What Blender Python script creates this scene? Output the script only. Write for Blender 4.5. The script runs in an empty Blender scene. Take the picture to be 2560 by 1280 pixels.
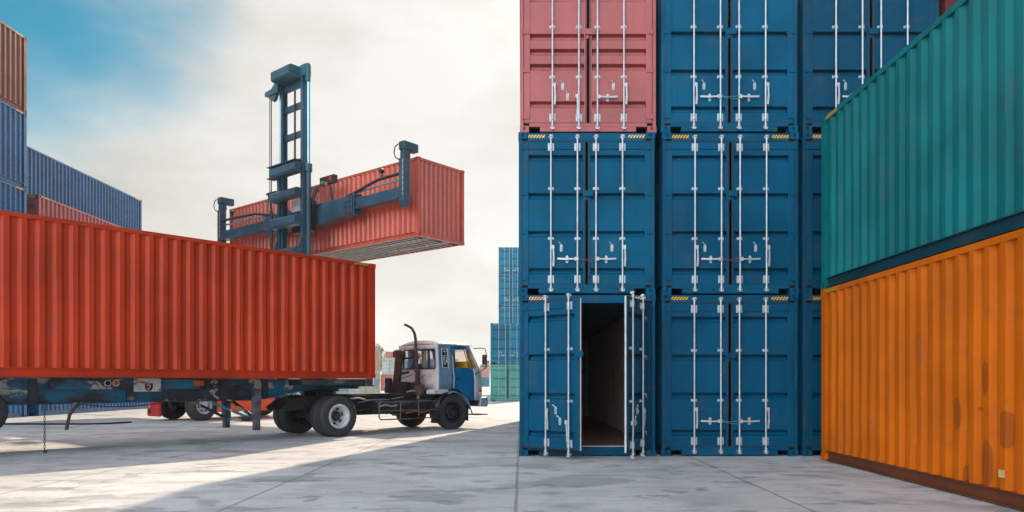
import bpy, bmesh, math, random
from mathutils import Vector, Matrix, noise as mnoise
random.seed(7)
R = math.radians
scene = bpy.context.scene
COL = scene.collection

# ------------------------------------------------------------------ camera
F_PX = 1850.0
cam_d = bpy.data.cameras.new("camera")
cam = bpy.data.objects.new("camera", cam_d)
COL.objects.link(cam)
cam.location = (0, 0, 1.32)
cam.rotation_euler = (R(90), 0, 0)
cam_d.sensor_width = 36.0
cam_d.lens = 36.0 * F_PX / 2560.0
cam_d.shift_x = -23 / 2560.0
cam_d.shift_y = 316 / 2560.0
cam_d.clip_end = 8000
cam_d.clip_start = 0.05
scene.camera = cam

# ------------------------------------------------------------------ light
SUN_EL, SUN_AZ = 35.0, 14.5          # azimuth clockwise from +Y
sd = Vector((math.sin(R(SUN_AZ)) * math.cos(R(SUN_EL)), math.cos(R(SUN_AZ)) * math.cos(R(SUN_EL)), math.sin(R(SUN_EL))))
sun_d = bpy.data.lights.new("sun", 'SUN')
sun_d.energy = 4.2
sun_d.angle = R(0.6)
sun_d.color = (1.0, 0.80, 0.60)
sun = bpy.data.objects.new("sun", sun_d)
COL.objects.link(sun)
sun.rotation_euler = (-sd).to_track_quat('-Z', 'Y').to_euler()

world = bpy.data.worlds.new("World")
scene.world = world
world.use_nodes = True
wn = world.node_tree
wn.nodes.clear()
def wnode(t, **kw):
    n = wn.nodes.new(t)
    for k, v in kw.items(): setattr(n, k, v)
    return n
def wmath(op, a, b=None, c=None, clamp=False):
    n = wnode('ShaderNodeMath', operation=op, use_clamp=clamp)
    for i, v in enumerate((a, b, c)):
        if v is None: continue
        if isinstance(v, (int, float)): n.inputs[i].default_value = v
        else: wn.links.new(v, n.inputs[i])
    return n.outputs[0]
w_out = wnode('ShaderNodeOutputWorld')
w_bg = wnode('ShaderNodeBackground')
w_bg.inputs[1].default_value = 0.1
sky = wnode('ShaderNodeTexSky', sky_type='NISHITA')
sky.sun_disc = False
sky.sun_elevation = R(SUN_EL)
sky.sun_rotation = R(SUN_AZ)
sky.air_density = 1.2
sky.dust_density = 0.6
sky.ozone_density = 1.5
tc = wnode('ShaderNodeTexCoord')
bd = Vector((-0.73, 1.0, 0.50)).normalized()
dotn = wnode('ShaderNodeVectorMath', operation='DOT_PRODUCT')
wn.links.new(tc.outputs['Generated'], dotn.inputs[0])
dotn.inputs[1].default_value = bd
wmap = wnode('ShaderNodeMapping')
wmap.inputs['Scale'].default_value = (1.0, 1.0, 2.2)
wn.links.new(tc.outputs['Generated'], wmap.inputs[0])
cn = wnode('ShaderNodeTexNoise')
cn.inputs['Scale'].default_value = 2.6
cn.inputs['Detail'].default_value = 7
cn.inputs['Roughness'].default_value = 0.52
wn.links.new(wmap.outputs[0], cn.inputs['Vector'])
# clear patch of sky: angular distance from bd, broken up by cloud noise
clear = wmath('ADD', wmath('MULTIPLY_ADD', dotn.outputs['Value'], 19.0, -18.30), wmath('MULTIPLY_ADD', cn.outputs['Fac'], 1.9, -0.95))
clear = wmath('MULTIPLY', clear, 1.0, clamp=True)
ss = wnode('ShaderNodeMapRange', interpolation_type='SMOOTHSTEP')
wn.links.new(clear, ss.inputs['Value'])
ss.inputs['To Max'].default_value = 0.95
tint = wnode('ShaderNodeMix', data_type='RGBA', blend_type='MULTIPLY')
tint.inputs[0].default_value = 1.0
wn.links.new(sky.outputs[0], tint.inputs[6])
tint.inputs[7].default_value = (0.07, 0.62, 0.68, 1)
cn2 = wnode('ShaderNodeTexNoise')
cn2.inputs['Scale'].default_value = 3.4
cn2.inputs['Detail'].default_value = 9
cn2.inputs['Roughness'].default_value = 0.55
wn.links.new(wmap.outputs[0], cn2.inputs['Vector'])
cr = wnode('ShaderNodeValToRGB')
cr.color_ramp.elements[0].position = 0.33
cr.color_ramp.elements[0].color = (6.5, 6.3, 5.75, 1)
cr.color_ramp.elements[1].position = 0.62
cr.color_ramp.elements[1].color = (8.5, 8.4, 8.0, 1)
wn.links.new(cn2.outputs['Fac'], cr.inputs[0])
# thin cloud brightens towards the sun's side of the sky
dots = wnode('ShaderNodeVectorMath', operation='DOT_PRODUCT')
wn.links.new(tc.outputs['Generated'], dots.inputs[0])
dots.inputs[1].default_value = sd
dmax = wmath('MAXIMUM', dots.outputs['Value'], 0.0)
glow = wmath('MULTIPLY_ADD', wmath('POWER', dmax, 3.0), 0.20, 0.70)
glow = wmath('ADD', glow, wmath('MULTIPLY', wmath('POWER', dmax, 60.0), 1.5))
cl = wnode('ShaderNodeMix', data_type='RGBA', blend_type='MULTIPLY')
cl.inputs[0].default_value = 1.0
wn.links.new(cr.outputs[0], cl.inputs[6])
sepz = wnode('ShaderNodeSeparateXYZ')
wn.links.new(tc.outputs['Generated'], sepz.inputs[0])
hz = wnode('ShaderNodeMapRange', interpolation_type='SMOOTHSTEP')
wn.links.new(sepz.outputs[2], hz.inputs['Value'])
hz.inputs['From Min'].default_value = 0.30
hz.inputs['From Max'].default_value = 0.0
hz.inputs['To Max'].default_value = 0.20
glow = wmath('ADD', glow, hz.outputs[0])
gcol = wnode('ShaderNodeCombineXYZ')
for i in range(3): wn.links.new(glow, gcol.inputs[i])
wn.links.new(gcol.outputs[0], cl.inputs[7])
# the half of the sky away from the sun is thinner cloud over blue
sepd = wnode('ShaderNodeSeparateXYZ')
wn.links.new(tc.outputs['Generated'], sepd.inputs[0])
back = wnode('ShaderNodeMapRange', interpolation_type='SMOOTHSTEP')
wn.links.new(sepd.outputs[1], back.inputs['Value'])
back.inputs['From Min'].default_value = 0.60
back.inputs['From Max'].default_value = -0.15
back.inputs['To Max'].default_value = 0.85
thin = wnode('ShaderNodeMix', data_type='RGBA')
wn.links.new(back.outputs[0], thin.inputs[0])
wn.links.new(cl.outputs[2], thin.inputs[6])
thin.inputs[7].default_value = (2.9, 4.3, 5.7, 1)
# unseen glow added low behind-left of the camera to lift rib contrast
dotb = wnode('ShaderNodeVectorMath', operation='DOT_PRODUCT')
wn.links.new(tc.outputs['Generated'], dotb.inputs[0])
dotb.inputs[1].default_value = Vector((-0.46, -0.88, 0.24)).normalized()
added_glow = wmath('MULTIPLY', wmath('POWER', wmath('MAXIMUM', dotb.outputs['Value'], 0.0), 8.0), wmath('MULTIPLY_ADD', cn2.outputs['Fac'], 26.0, 18.0))
bkc = wnode('ShaderNodeCombineXYZ')
for i in range(3): wn.links.new(added_glow, bkc.inputs[i])
with_added_glow = wnode('ShaderNodeVectorMath', operation='ADD')
wn.links.new(thin.outputs[2], with_added_glow.inputs[0])
wn.links.new(bkc.outputs[0], with_added_glow.inputs[1])
mixw = wnode('ShaderNodeMix', data_type='RGBA')
wn.links.new(ss.outputs[0], mixw.inputs[0])
wn.links.new(with_added_glow.outputs[0], mixw.inputs[6])
wn.links.new(tint.outputs[2], mixw.inputs[7])
wn.links.new(mixw.outputs[2], w_bg.inputs[0])
wn.links.new(w_bg.outputs[0], w_out.inputs[0])

scene.view_settings.view_transform = 'Standard'
scene.view_settings.look = 'None'
scene.view_settings.exposure = 0.40
scene.view_settings.gamma = 1.0

# ------------------------------------------------------------------ materials
class NT:
    def __init__(s, name):
        s.m = bpy.data.materials.new(name)
        s.m.use_nodes = True
        s.t = s.m.node_tree
        s.b = s.t.nodes['Principled BSDF']
        s.out = s.t.nodes['Material Output']
    def n(s, t, **kw):
        x = s.t.nodes.new(t)
        for k, v in kw.items(): setattr(x, k, v)
        return x
    def l(s, a, b): s.t.links.new(a, b)
    def math(s, op, a, b=None, c=None, clamp=False):
        x = s.n('ShaderNodeMath', operation=op, use_clamp=clamp)
        for i, v in enumerate((a, b, c)):
            if v is None: continue
            if isinstance(v, (int, float)): x.inputs[i].default_value = v
            else: s.l(v, x.inputs[i])
        return x.outputs[0]
    def coords(s, rnd=True):
        tc = s.n('ShaderNodeTexCoord')
        if not rnd: return tc.outputs['Object']
        oi = s.n('ShaderNodeObjectInfo')
        v = s.n('ShaderNodeVectorMath', operation='ADD')
        s.l(tc.outputs['Object'], v.inputs[0])
        k = s.math('MULTIPLY', oi.outputs['Random'], 57.0)
        c = s.n('ShaderNodeCombineXYZ')
        for i in range(3): s.l(k, c.inputs[i])
        s.l(c.outputs[0], v.inputs[1])
        return v.outputs[0]
    def noise(s, vec, scale, detail=4, rough=0.5, stretch=None, dist=0.0):
        if stretch:
            mp = s.n('ShaderNodeMapping')
            mp.inputs['Scale'].default_value = stretch
            s.l(vec, mp.inputs[0]); vec = mp.outputs[0]
        x = s.n('ShaderNodeTexNoise')
        x.inputs['Scale'].default_value = scale
        x.inputs['Detail'].default_value = detail
        x.inputs['Roughness'].default_value = rough
        x.inputs['Distortion'].default_value = dist
        s.l(vec, x.inputs['Vector'])
        return x.outputs['Fac']
    def ramp(s, v, a, b, to0=0.0, to1=1.0):
        x = s.n('ShaderNodeMapRange', interpolation_type='SMOOTHSTEP')
        s.l(v, x.inputs['Value'])
        x.inputs['From Min'].default_value = a
        x.inputs['From Max'].default_value = b
        x.inputs['To Min'].default_value = to0
        x.inputs['To Max'].default_value = to1
        return x.outputs[0]
    def mix(s, f, a, b, blend='MIX'):
        x = s.n('ShaderNodeMix', data_type='RGBA', blend_type=blend)
        for i, v in ((0, f), (6, a), (7, b)):
            if isinstance(v, (int, float)): x.inputs[i].default_value = v
            elif isinstance(v, tuple): x.inputs[i].default_value = (*v[:3], 1)
            else: s.l(v, x.inputs[i])
        return x.outputs[2]
    def bump(s, h, strength, dist):
        x = s.n('ShaderNodeBump')
        x.inputs['Strength'].default_value = strength
        x.inputs['Distance'].default_value = dist
        s.l(h, x.inputs['Height'])
        s.l(x.outputs[0], s.b.inputs['Normal'])
    def fin(s, col=None, rough=None, metal=None):
        for k, v in (('Base Color', col), ('Roughness', rough), ('Metallic', metal)):
            if v is None: continue
            if isinstance(v, (int, float)): s.b.inputs[k].default_value = v
            elif isinstance(v, tuple): s.b.inputs[k].default_value = (*v[:3], 1)
            else: s.l(v, s.b.inputs[k])
        return s.m

def sc(c, k): return tuple(min(1.0, x * k) for x in c)

def paint(name, rgb, rust=0.5, rough=0.42, chips=0.5, patches=None, fade=0.25, spec=0.22):
    """weathered steel paint; rust/chips 0..1"""
    q = NT(name)
    v = q.coords()
    big = q.noise(v, 0.7, 4, 0.55)
    col = q.mix(q.ramp(big, 0.3, 0.7), sc(rgb, 1 - fade), sc(rgb, 1 + fade * 0.6))
    streak = q.noise(v, 1.0, 5, 0.6, stretch=(9, 9, 0.35))
    col = q.mix(q.ramp(streak, 0.5, 0.75, 0, 0.30), col, sc(rgb, 0.62))
    grime = q.noise(v, 2.2, 8, 0.65)
    col = q.mix(q.ramp(grime, 0.52, 0.8, 0, 0.35), col, (0.10, 0.085, 0.07))
    pale = q.noise(v, 1.0, 6, 0.7, stretch=(14, 14, 1.6))
    chipm = q.ramp(pale, 0.735 - 0.03 * chips, 0.76, 0, 0.7 * chips)
    col = q.mix(chipm, col, (0.55, 0.5, 0.45))
    rn = q.noise(v, 4.5, 9, 0.72)
    zz = q.n('ShaderNodeSeparateXYZ'); q.l(q.n('ShaderNodeTexCoord').outputs['Object'], zz.inputs[0])
    rn = q.math('ADD', rn, q.ramp(zz.outputs[2], 0.12, 0.55, 0.055 * min(1.0, rust * 3), 0.0))
    rm = q.ramp(rn, 0.70 - 0.05 * rust, 0.755 - 0.05 * rust, 0, min(1, 0.4 + rust * 0.6))
    rc = q.mix(q.noise(v, 30, 3), (0.13, 0.045, 0.018), (0.05, 0.02, 0.012))
    col = q.mix(rm, col, rc)
    if patches:
        tco = q.n('ShaderNodeTexCoord').outputs['Object']
        sep = q.n('ShaderNodeSeparateXYZ'); q.l(tco, sep.inputs[0])
        tot = None
        for (py, pz, ry, rz) in patches:
            dy = q.math('DIVIDE', q.math('SUBTRACT', sep.outputs[1], py), ry)
            dz = q.math('DIVIDE', q.math('SUBTRACT', sep.outputs[2], pz), rz)
            d = q.math('ADD', q.math('POWER', q.math('ABSOLUTE', dy), 3.0), q.math('POWER', q.math('ABSOLUTE', dz), 3.0))
            d = q.math('ADD', d, q.math('MULTIPLY_ADD', grime, 0.5, -0.25))
            m_ = q.ramp(d, 0.80, 1.05, 0.50, 0.0)
            tot = m_ if tot is None else q.math('MAXIMUM', tot, m_)
        col = q.mix(tot, col, (0.16, 0.04, 0.012))
    ro = q.math('ADD', q.math('MULTIPLY', rm, 0.35), q.math('MULTIPLY_ADD', grime, 0.25, rough - 0.12), clamp=True)
    h = q.math('ADD', q.math('MULTIPLY', q.noise(v, 1.7, 3), 1.0), q.math('MULTIPLY', q.noise(v, 9, 4), 0.06))
    q.bump(h, 0.28, 0.05)
    q.b.inputs['Specular IOR Level'].default_value = spec
    return q.fin(col, ro)

def plain(name, rgb, rough=0.5, metal=0.0, var=0.25, scale=6.0, dirt=0.35):
    q = NT(name)
    v = q.coords()
    n1 = q.noise(v, scale, 6, 0.6)
    col = q.mix(q.ramp(n1, 0.3, 0.7), sc(rgb, 1 - var), sc(rgb, 1 + var * 0.5))
    n2 = q.noise(v, scale * 0.4, 8, 0.7)
    col = q.mix(q.ramp(n2, 0.5, 0.75, 0, dirt), col, (0.07, 0.055, 0.045))
    ro = q.math('MULTIPLY_ADD', n2, 0.3, rough - 0.15, clamp=True)
    q.bump(n1, 0.15, 0.01)
    return q.fin(col, ro, metal)

def worn(name, rgb, cream=(0.52, 0.45, 0.38), amount=0.5, dark=(0.03, 0.03, 0.035)):
    """old chassis paint: blue remains, black grime, bare patches, rust"""
    q = NT(name)
    v = q.coords()
    a = q.noise(v, 0.9, 7, 0.62, stretch=(1, 1, 2.0))
    col = q.mix(q.ramp(a, 0.44, 0.58), rgb, dark)
    b = q.noise(v, 1.25, 9, 0.66, stretch=(1.0, 1.0, 1.8), dist=0.4)
    col = q.mix(q.ramp(b, 0.63 - 0.09 * amount, 0.655 - 0.09 * amount), col, cream)
    c = q.noise(v, 2.4, 9, 0.7)
    rust = q.mix(q.noise(v, 14, 5), (0.20, 0.065, 0.02), (0.05, 0.02, 0.012))
    col = q.mix(q.ramp(c, 0.60, 0.66, 0, 0.9), col, rust)
    q.bump(q.math('ADD', b, q.noise(v, 22, 4)), 0.25, 0.01)
    return q.fin(col, q.ramp(c, 0.4, 0.7, 0.5, 0.85))

M = {}
BLUE = (0.0004, 0.086, 0.176)
M['blue'] = paint('blue_paint', BLUE, 0.12, 0.38, 0.15, fade=0.22, spec=0.08)
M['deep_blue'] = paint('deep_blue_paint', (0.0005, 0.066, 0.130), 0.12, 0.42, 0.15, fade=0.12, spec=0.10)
M['yard_blue'] = paint('yard_blue_paint', (0.012, 0.11, 0.27), 0.25, 0.28, 0.4, spec=0.6)
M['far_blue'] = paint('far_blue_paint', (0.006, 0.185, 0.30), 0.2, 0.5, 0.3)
M['mid_blue'] = paint('mid_blue_paint', (0.0004, 0.076, 0.160), 0.15, 0.38, 0.2, fade=0.22, spec=0.08)
M['bright_blue'] = paint('bright_blue_paint', (0.0006, 0.098, 0.190), 0.12, 0.38, 0.2, fade=0.22, spec=0.08)
M['pink'] = paint('glare_pink_paint', (0.45, 0.105, 0.105), 0.06, 0.36, 0.15, fade=0.15, spec=0.5)  # glare on the red doors is mixed into this pink base colour
M['red'] = paint('red_paint', (0.55, 0.047, 0.010), 0.40, 0.40, 0.9, fade=0.2, spec=0.22)
M['lift_red'] = paint('lift_red_paint', (0.58, 0.095, 0.052), 0.3, 0.30, 0.35, fade=0.2, spec=0.6)
M['maroon'] = paint('maroon_paint', (0.34, 0.07, 0.07), 0.3, 0.32, 0.4, spec=0.7)
M['brown'] = paint('brown_paint', (0.22, 0.070, 0.038), 0.4, 0.32, 0.4, spec=0.5)
M['dark_red'] = paint('dark_red_paint', (0.12, 0.02, 0.015), 0.3, 0.5, 0.2)
M['teal'] = paint('teal_paint', (0.0003, 0.162, 0.172), 0.10, 0.36, 0.35, fade=0.25, spec=0.16)
M['orange'] = paint('orange_paint', (0.62, 0.132, 0.0008), 0.26, 0.38, 0.8, fade=0.2, spec=0.12,
                    patches=[(8.32, 0.95, 0.105, 0.19), (7.79, 1.37, 0.095, 0.20), (7.43, 0.82, 0.10, 0.20), (7.77, 0.42, 0.115, 0.28), (8.15, 0.25, 0.06, 0.12), (7.90, 1.02, 0.03, 0.025)])
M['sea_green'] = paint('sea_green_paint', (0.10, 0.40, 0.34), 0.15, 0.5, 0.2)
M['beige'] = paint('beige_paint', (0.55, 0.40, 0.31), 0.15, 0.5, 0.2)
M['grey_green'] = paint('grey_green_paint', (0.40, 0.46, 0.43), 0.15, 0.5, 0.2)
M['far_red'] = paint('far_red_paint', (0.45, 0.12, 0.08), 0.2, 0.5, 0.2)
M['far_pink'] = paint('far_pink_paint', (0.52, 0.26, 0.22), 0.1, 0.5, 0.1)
M['brown_rail'] = paint('shaded_brown_rail', (0.17, 0.050, 0.018), 0.5, 0.5, 0.6)  # shade of the recessed rail painted as a brown base colour
M['teal_rail'] = paint('shaded_teal_rail', (0.002, 0.050, 0.075), 0.2, 0.5, 0.3)  # recess shade again, put into a dark teal base
M['steel'] = plain('galvanised_steel', (0.54, 0.57, 0.60), 0.38, 0.45, 0.15, 9, 0.2)
M['seal'] = plain('black_rubber_seal', (0.018, 0.018, 0.02), 0.55)
M['seal_light'] = plain('pale_seal_edge', (0.55, 0.56, 0.55), 0.5, 0, 0.15)
M['rusty_inner'] = plain('inner_lining', (0.16, 0.13, 0.12), 0.6)
M['lining'] = plain('inner_lining_paint', (0.40, 0.31, 0.26), 0.6, 0, 0.2, 3, 0.3)
M['floor_dark'] = plain('dark_plywood', (0.03, 0.022, 0.02), 0.8)
M['floor_wood'] = plain('plywood_floor', (0.20, 0.11, 0.075), 0.6, 0, 0.3, 3)
M['hole'] = plain('casting_cavity', (0.012, 0.011, 0.010), 0.9)
M['rubber'] = plain('tyre_rubber', (0.036, 0.039, 0.045), 0.75, 0, 0.3, 8, 0.5)
M['rubber_dusty'] = plain('dusty_tyre_rubber', (0.05, 0.045, 0.042), 0.85, 0, 0.35, 5, 0.4)
M['rim_white'] = plain('pale_rim_paint', (0.60, 0.62, 0.64), 0.5, 0, 0.25, 7, 0.45)
M['rim_black'] = plain('black_rim_paint', (0.015, 0.016, 0.018), 0.4)
M['hub'] = plain('rusty_hub', (0.06, 0.03, 0.022), 0.7)
M['chassis_black'] = plain('greasy_black_steel_shaded_web', (0.035, 0.032, 0.032), 0.45, 0.0, 0.6, 7, 0.6)
M['rust'] = plain('rusty_pipe', (0.105, 0.055, 0.045), 0.8, 0, 0.45, 8, 0.4)
M['cab_grey'] = plain('cab_pale_grey', (0.68, 0.67, 0.68), 0.4, 0, 0.15, 3, 0.42)
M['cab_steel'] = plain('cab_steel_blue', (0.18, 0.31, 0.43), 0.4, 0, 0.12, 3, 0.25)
M['cab_blue'] = plain('cab_door_blue', (0.004, 0.18, 0.40), 0.35, 0, 0.1, 3, 0.15)
M['cab_inner'] = plain('cab_lining', (0.03, 0.03, 0.032), 0.7)
M['yellow'] = plain('yellow_fabric', (0.80, 0.40, 0.01), 0.7, 0, 0.1, 4, 0.1)
M['drape_blue'] = plain('blue_drape', (0.02, 0.09, 0.28), 0.8)
M['drape_flange_white'] = plain('white_drape_lit_flange', (0.62, 0.58, 0.55), 0.8)
M['chrome'] = plain('bumper_steel', (0.50, 0.56, 0.62), 0.3, 0.3, 0.2)
M['amber'] = plain('amber_lens', (0.60, 0.12, 0.01), 0.25, 0, 0.1, 10, 0.1)
M['lens_red'] = plain('red_lens', (0.55, 0.03, 0.02), 0.3)
M['lens_green'] = plain('green_lens', (0.02, 0.40, 0.20), 0.3)
M['white_plastic'] = plain('white_plastic', (0.7, 0.7, 0.7), 0.4)
M['handler_blue'] = paint('handler_slate_blue', (0.030, 0.088, 0.135), 0.30, 0.36, 1.0, fade=0.4, spec=0.4)
M['handler_teal'] = paint('handler_teal', (0.016, 0.105, 0.145), 0.30, 0.36, 1.0, fade=0.4, spec=0.4)
M['rod'] = plain('hydraulic_rod', (0.30, 0.55, 0.62), 0.18, 0.75, 0.1, 3, 0.05)
M['handler_orange'] = plain('handler_orange', (0.85, 0.085, 0.015), 0.4, 0, 0.1, 3, 0.12)
M['handler_red'] = plain('handler_red', (0.55, 0.025, 0.025), 0.4, 0, 0.15, 3, 0.2)
M['chassis_blue'] = worn('worn_blue_chassis', (0.012, 0.16, 0.28), amount=1.05)
M['chassis_worn'] = worn('worn_dark_chassis', (0.03, 0.045, 0.06), (0.22, 0.15, 0.10), 0.4)
M['plate_white'] = worn('rusty_white_plate', (0.62, 0.60, 0.58), (0.35, 0.14, 0.05), 0.55, (0.6, 0.58, 0.55))
M['emblem'] = plain('maroon_emblem', (0.13, 0.02, 0.025), 0.5)
M['leg_grey'] = worn('worn_grey_leg', (0.12, 0.13, 0.16), (0.10, 0.06, 0.045), 0.7, (0.06, 0.05, 0.05))
M['cord_red'] = plain('red_cord', (0.5, 0.04, 0.12), 0.6)
M['cord_green'] = plain('green_cord', (0.10, 0.42, 0.30), 0.6)
M['sticker'] = plain('pale_sticker', (0.75, 0.62, 0.25), 0.5)
M['bark'] = plain('bark', (0.14, 0.11, 0.085), 0.9)

def glass_mat():
    q = NT('window_glass')
    tr = q.n('ShaderNodeBsdfTransparent'); tr.inputs[0].default_value = (0.86, 0.9, 0.92, 1)
    gl = q.n('ShaderNodeBsdfGlossy'); gl.inputs['Roughness'].default_value = 0.03
    fr = q.n('ShaderNodeFresnel'); fr.inputs[0].default_value = 1.5
    mx = q.n('ShaderNodeMixShader')
    q.l(q.math('MULTIPLY_ADD', fr.outputs[0], 0.40, 0.02), mx.inputs[0])
    q.l(tr.outputs[0], mx.inputs[1]); q.l(gl.outputs[0], mx.inputs[2])
    q.l(mx.outputs[0], q.out.inputs[0])
    return q.m
M['glass'] = glass_mat()

def dotted_glass():
    q = NT('dark_film_with_pale_dots')
    v = q.n('ShaderNodeTexCoord').outputs['Object']
    vo = q.n('ShaderNodeTexVoronoi'); vo.inputs['Scale'].default_value = 17
    vo.inputs['Randomness'].default_value = 0.25
    q.l(v, vo.inputs['Vector'])
    band = q.noise(v, 5, 2)
    m_ = q.math('MULTIPLY', q.ramp(vo.outputs['Distance'], 0.36, 0.42, 1, 0), q.ramp(band, 0.47, 0.5))
    return q.fin(q.mix(m_, (0.02, 0.024, 0.03), (0.75, 0.78, 0.8)), 0.2)
M['film'] = dotted_glass()

def stripe_mat(name, yel):
    q = NT(name)
    v = q.n('ShaderNodeTexCoord').outputs['Object']
    s = q.n('ShaderNodeSeparateXYZ'); q.l(v, s.inputs[0])
    a = q.math('ADD', q.math('ADD', s.outputs[0], s.outputs[1]), q.math('MULTIPLY', s.outputs[2], -0.8))
    f = q.math('FRACT', q.math('MULTIPLY', a, 19.0))
    n = q.noise(v, 25, 4)
    m_ = q.ramp(f, 0.56, 0.60)
    col = q.mix(m_, yel, (0.02, 0.018, 0.015))
    col = q.mix(q.ramp(n, 0.6, 0.72, 0, 0.4), col, (0.12, 0.09, 0.05))
    return q.fin(col, 0.5)
M['stripe'] = stripe_mat('hazard_stripe', (0.80, 0.42, 0.015))
M['stripe_pale'] = stripe_mat('faded_hazard_stripe', (0.85, 0.55, 0.25))

def tape_mat():
    q = NT('red_white_tape')
    v = q.n('ShaderNodeTexCoord').outputs['Object']
    s = q.n('ShaderNodeSeparateXYZ'); q.l(v, s.inputs[0])
    f = q.math('FRACT', q.math('MULTIPLY', q.math('ADD', s.outputs[2], s.outputs[1]), 5.0))
    return q.fin(q.mix(q.ramp(f, 0.48, 0.52), (0.42, 0.40, 0.40), (0.34, 0.13, 0.12)), 0.4)
M['tape'] = tape_mat()

def leaf_mat(name, a, b):
    q = NT(name)
    v = q.coords()
    n = q.noise(v, 0.8, 3)
    q.fin(q.mix(q.ramp(n, 0.35, 0.65), a, b), 0.6)
    return q.m
M['leaf'] = leaf_mat('pale_foliage', (0.09, 0.11, 0.04), (0.17, 0.17, 0.075))
M['leaf_green'] = leaf_mat('green_foliage', (0.06, 0.10, 0.035), (0.12, 0.16, 0.06))

def concrete():
    q = NT('concrete_yard')
    tcg = q.n('ShaderNodeTexCoord').outputs['Object']
    sep = q.n('ShaderNodeSeparateXYZ'); q.l(tcg, sep.inputs[0])
    X, Y = sep.outputs[0], sep.outputs[1]
    wob = q.math('ADD', q.math('MULTIPLY_ADD', q.noise(tcg, 1.3, 8, 0.7), 0.20, -0.10), q.math('MULTIPLY_ADD', q.noise(tcg, 14, 4, 0.7), 0.05, -0.025))
    # slabs: joints every 3.05 m across, 6.1 m along
    def joint(c, off, pitch, half, amp):
        a = q.math('ADD', q.math('ADD', c, off + pitch * 200), q.math('MULTIPLY', wob, amp))
        f = q.math('ABSOLUTE', q.math('SUBTRACT', q.math('FRACT', q.math('DIVIDE', a, pitch)), 0.5))
        d = q.math('MULTIPLY', q.math('SUBTRACT', 0.5, f), pitch)
        return q.ramp(d, half * 0.3, half, 1.0, 0.0)
    jx = joint(X, 0.05, 3.05, 0.028, 0.35)
    jy = joint(Y, 6.1 - 11.25 + 6.1, 6.1, 0.016, 0.25)
    slabx = q.math('FLOOR', q.math('DIVIDE', q.math('ADD', X, 0.05 + 610), 3.05))
    slaby = q.math('FLOOR', q.math('DIVIDE', q.math('ADD', Y, 0.95 + 610), 6.1))
    cmb = q.n('ShaderNodeCombineXYZ'); q.l(slabx, cmb.inputs[0]); q.l(slaby, cmb.inputs[1])
    wnz = q.n('ShaderNodeTexWhiteNoise'); q.l(cmb.outputs[0], wnz.inputs['Vector'])
    big = q.noise(tcg, 0.35, 6, 0.6)
    mid = q.noise(tcg, 1.6, 8, 0.68, stretch=(0.75, 1.1, 1))
    fine = q.noise(tcg, 26, 5, 0.7)
    rake = q.noise(tcg, 3.2, 6, 0.7, stretch=(0.35, 2.2, 1))
    col = q.mix(q.ramp(big, 0.3, 0.7), (0.56, 0.555, 0.55), (0.76, 0.755, 0.74))
    col = q.mix(q.math('MULTIPLY', wnz.outputs['Value'], 0.35), col, (0.50, 0.49, 0.47))
    col = q.mix(q.ramp(mid, 0.43, 0.66, 0, 0.58), col, (0.31, 0.325, 0.34))
    col = q.mix(q.ramp(rake, 0.50, 0.72, 0, 0.45), col, (0.29, 0.305, 0.32))
    col = q.mix(q.ramp(fine, 0.35, 0.7, 0.28, 0), col, (0.34, 0.34, 0.34))
    # old damp and oil stains with edges of their own
    st = q.noise(tcg, 0.62, 5, 0.55, stretch=(0.8, 1.3, 1), dist=0.3)
    col = q.mix(q.ramp(st, 0.555, 0.60, 0, 0.48), col, (0.20, 0.215, 0.23))
    st2 = q.noise(tcg, 1.9, 3, 0.5, stretch=(0.8, 1.2, 1))
    col = q.mix(q.ramp(st2, 0.61, 0.65, 0, 0.55), col, (0.19, 0.20, 0.215))
    # cracks
    vo = q.n('ShaderNodeTexVoronoi', feature='DISTANCE_TO_EDGE')
    vo.inputs['Scale'].default_value = 0.32
    wv = q.n('ShaderNodeVectorMath', operation='ADD')
    nz = q.n('ShaderNodeTexNoise'); nz.inputs['Scale'].default_value = 1.4; nz.inputs['Detail'].default_value = 6
    q.l(tcg, nz.inputs['Vector']); q.l(tcg, wv.inputs[0])
    sv = q.n('ShaderNodeVectorMath', operation='SCALE'); sv.inputs['Scale'].default_value = 0.9
    q.l(nz.outputs['Color'], sv.inputs[0]); q.l(sv.outputs[0], wv.inputs[1]); q.l(wv.outputs[0], vo.inputs['Vector'])
    crack = q.math('MULTIPLY', q.ramp(vo.outputs['Distance'], 0.001, 0.006, 1, 0), q.ramp(big, 0.46, 0.60))
    dots = q.ramp(q.noise(tcg, 7.0, 2, 0.5, stretch=(0.7, 1.2, 1)), 0.735, 0.76)
    dark = q.math('MAXIMUM', q.math('MAXIMUM', jx, q.math('MULTIPLY', jy, 0.6)), q.math('MAXIMUM', q.math('MULTIPLY', crack, 0.75), q.math('MULTIPLY', dots, 0.6)))
    col = q.mix(q.math('MULTIPLY', dark, 0.55), col, (0.13, 0.13, 0.135))
    h = q.math('ADD', q.math('MULTIPLY', fine, 0.25), q.math('SUBTRACT', q.math('MULTIPLY', rake, 0.7), q.math('MULTIPLY', dark, 1.2)))
    q.bump(h, 0.5, 0.012)
    return q.fin(col, q.ramp(mid, 0.3, 0.75, 0.88, 0.55))
M['concrete'] = concrete()

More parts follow.
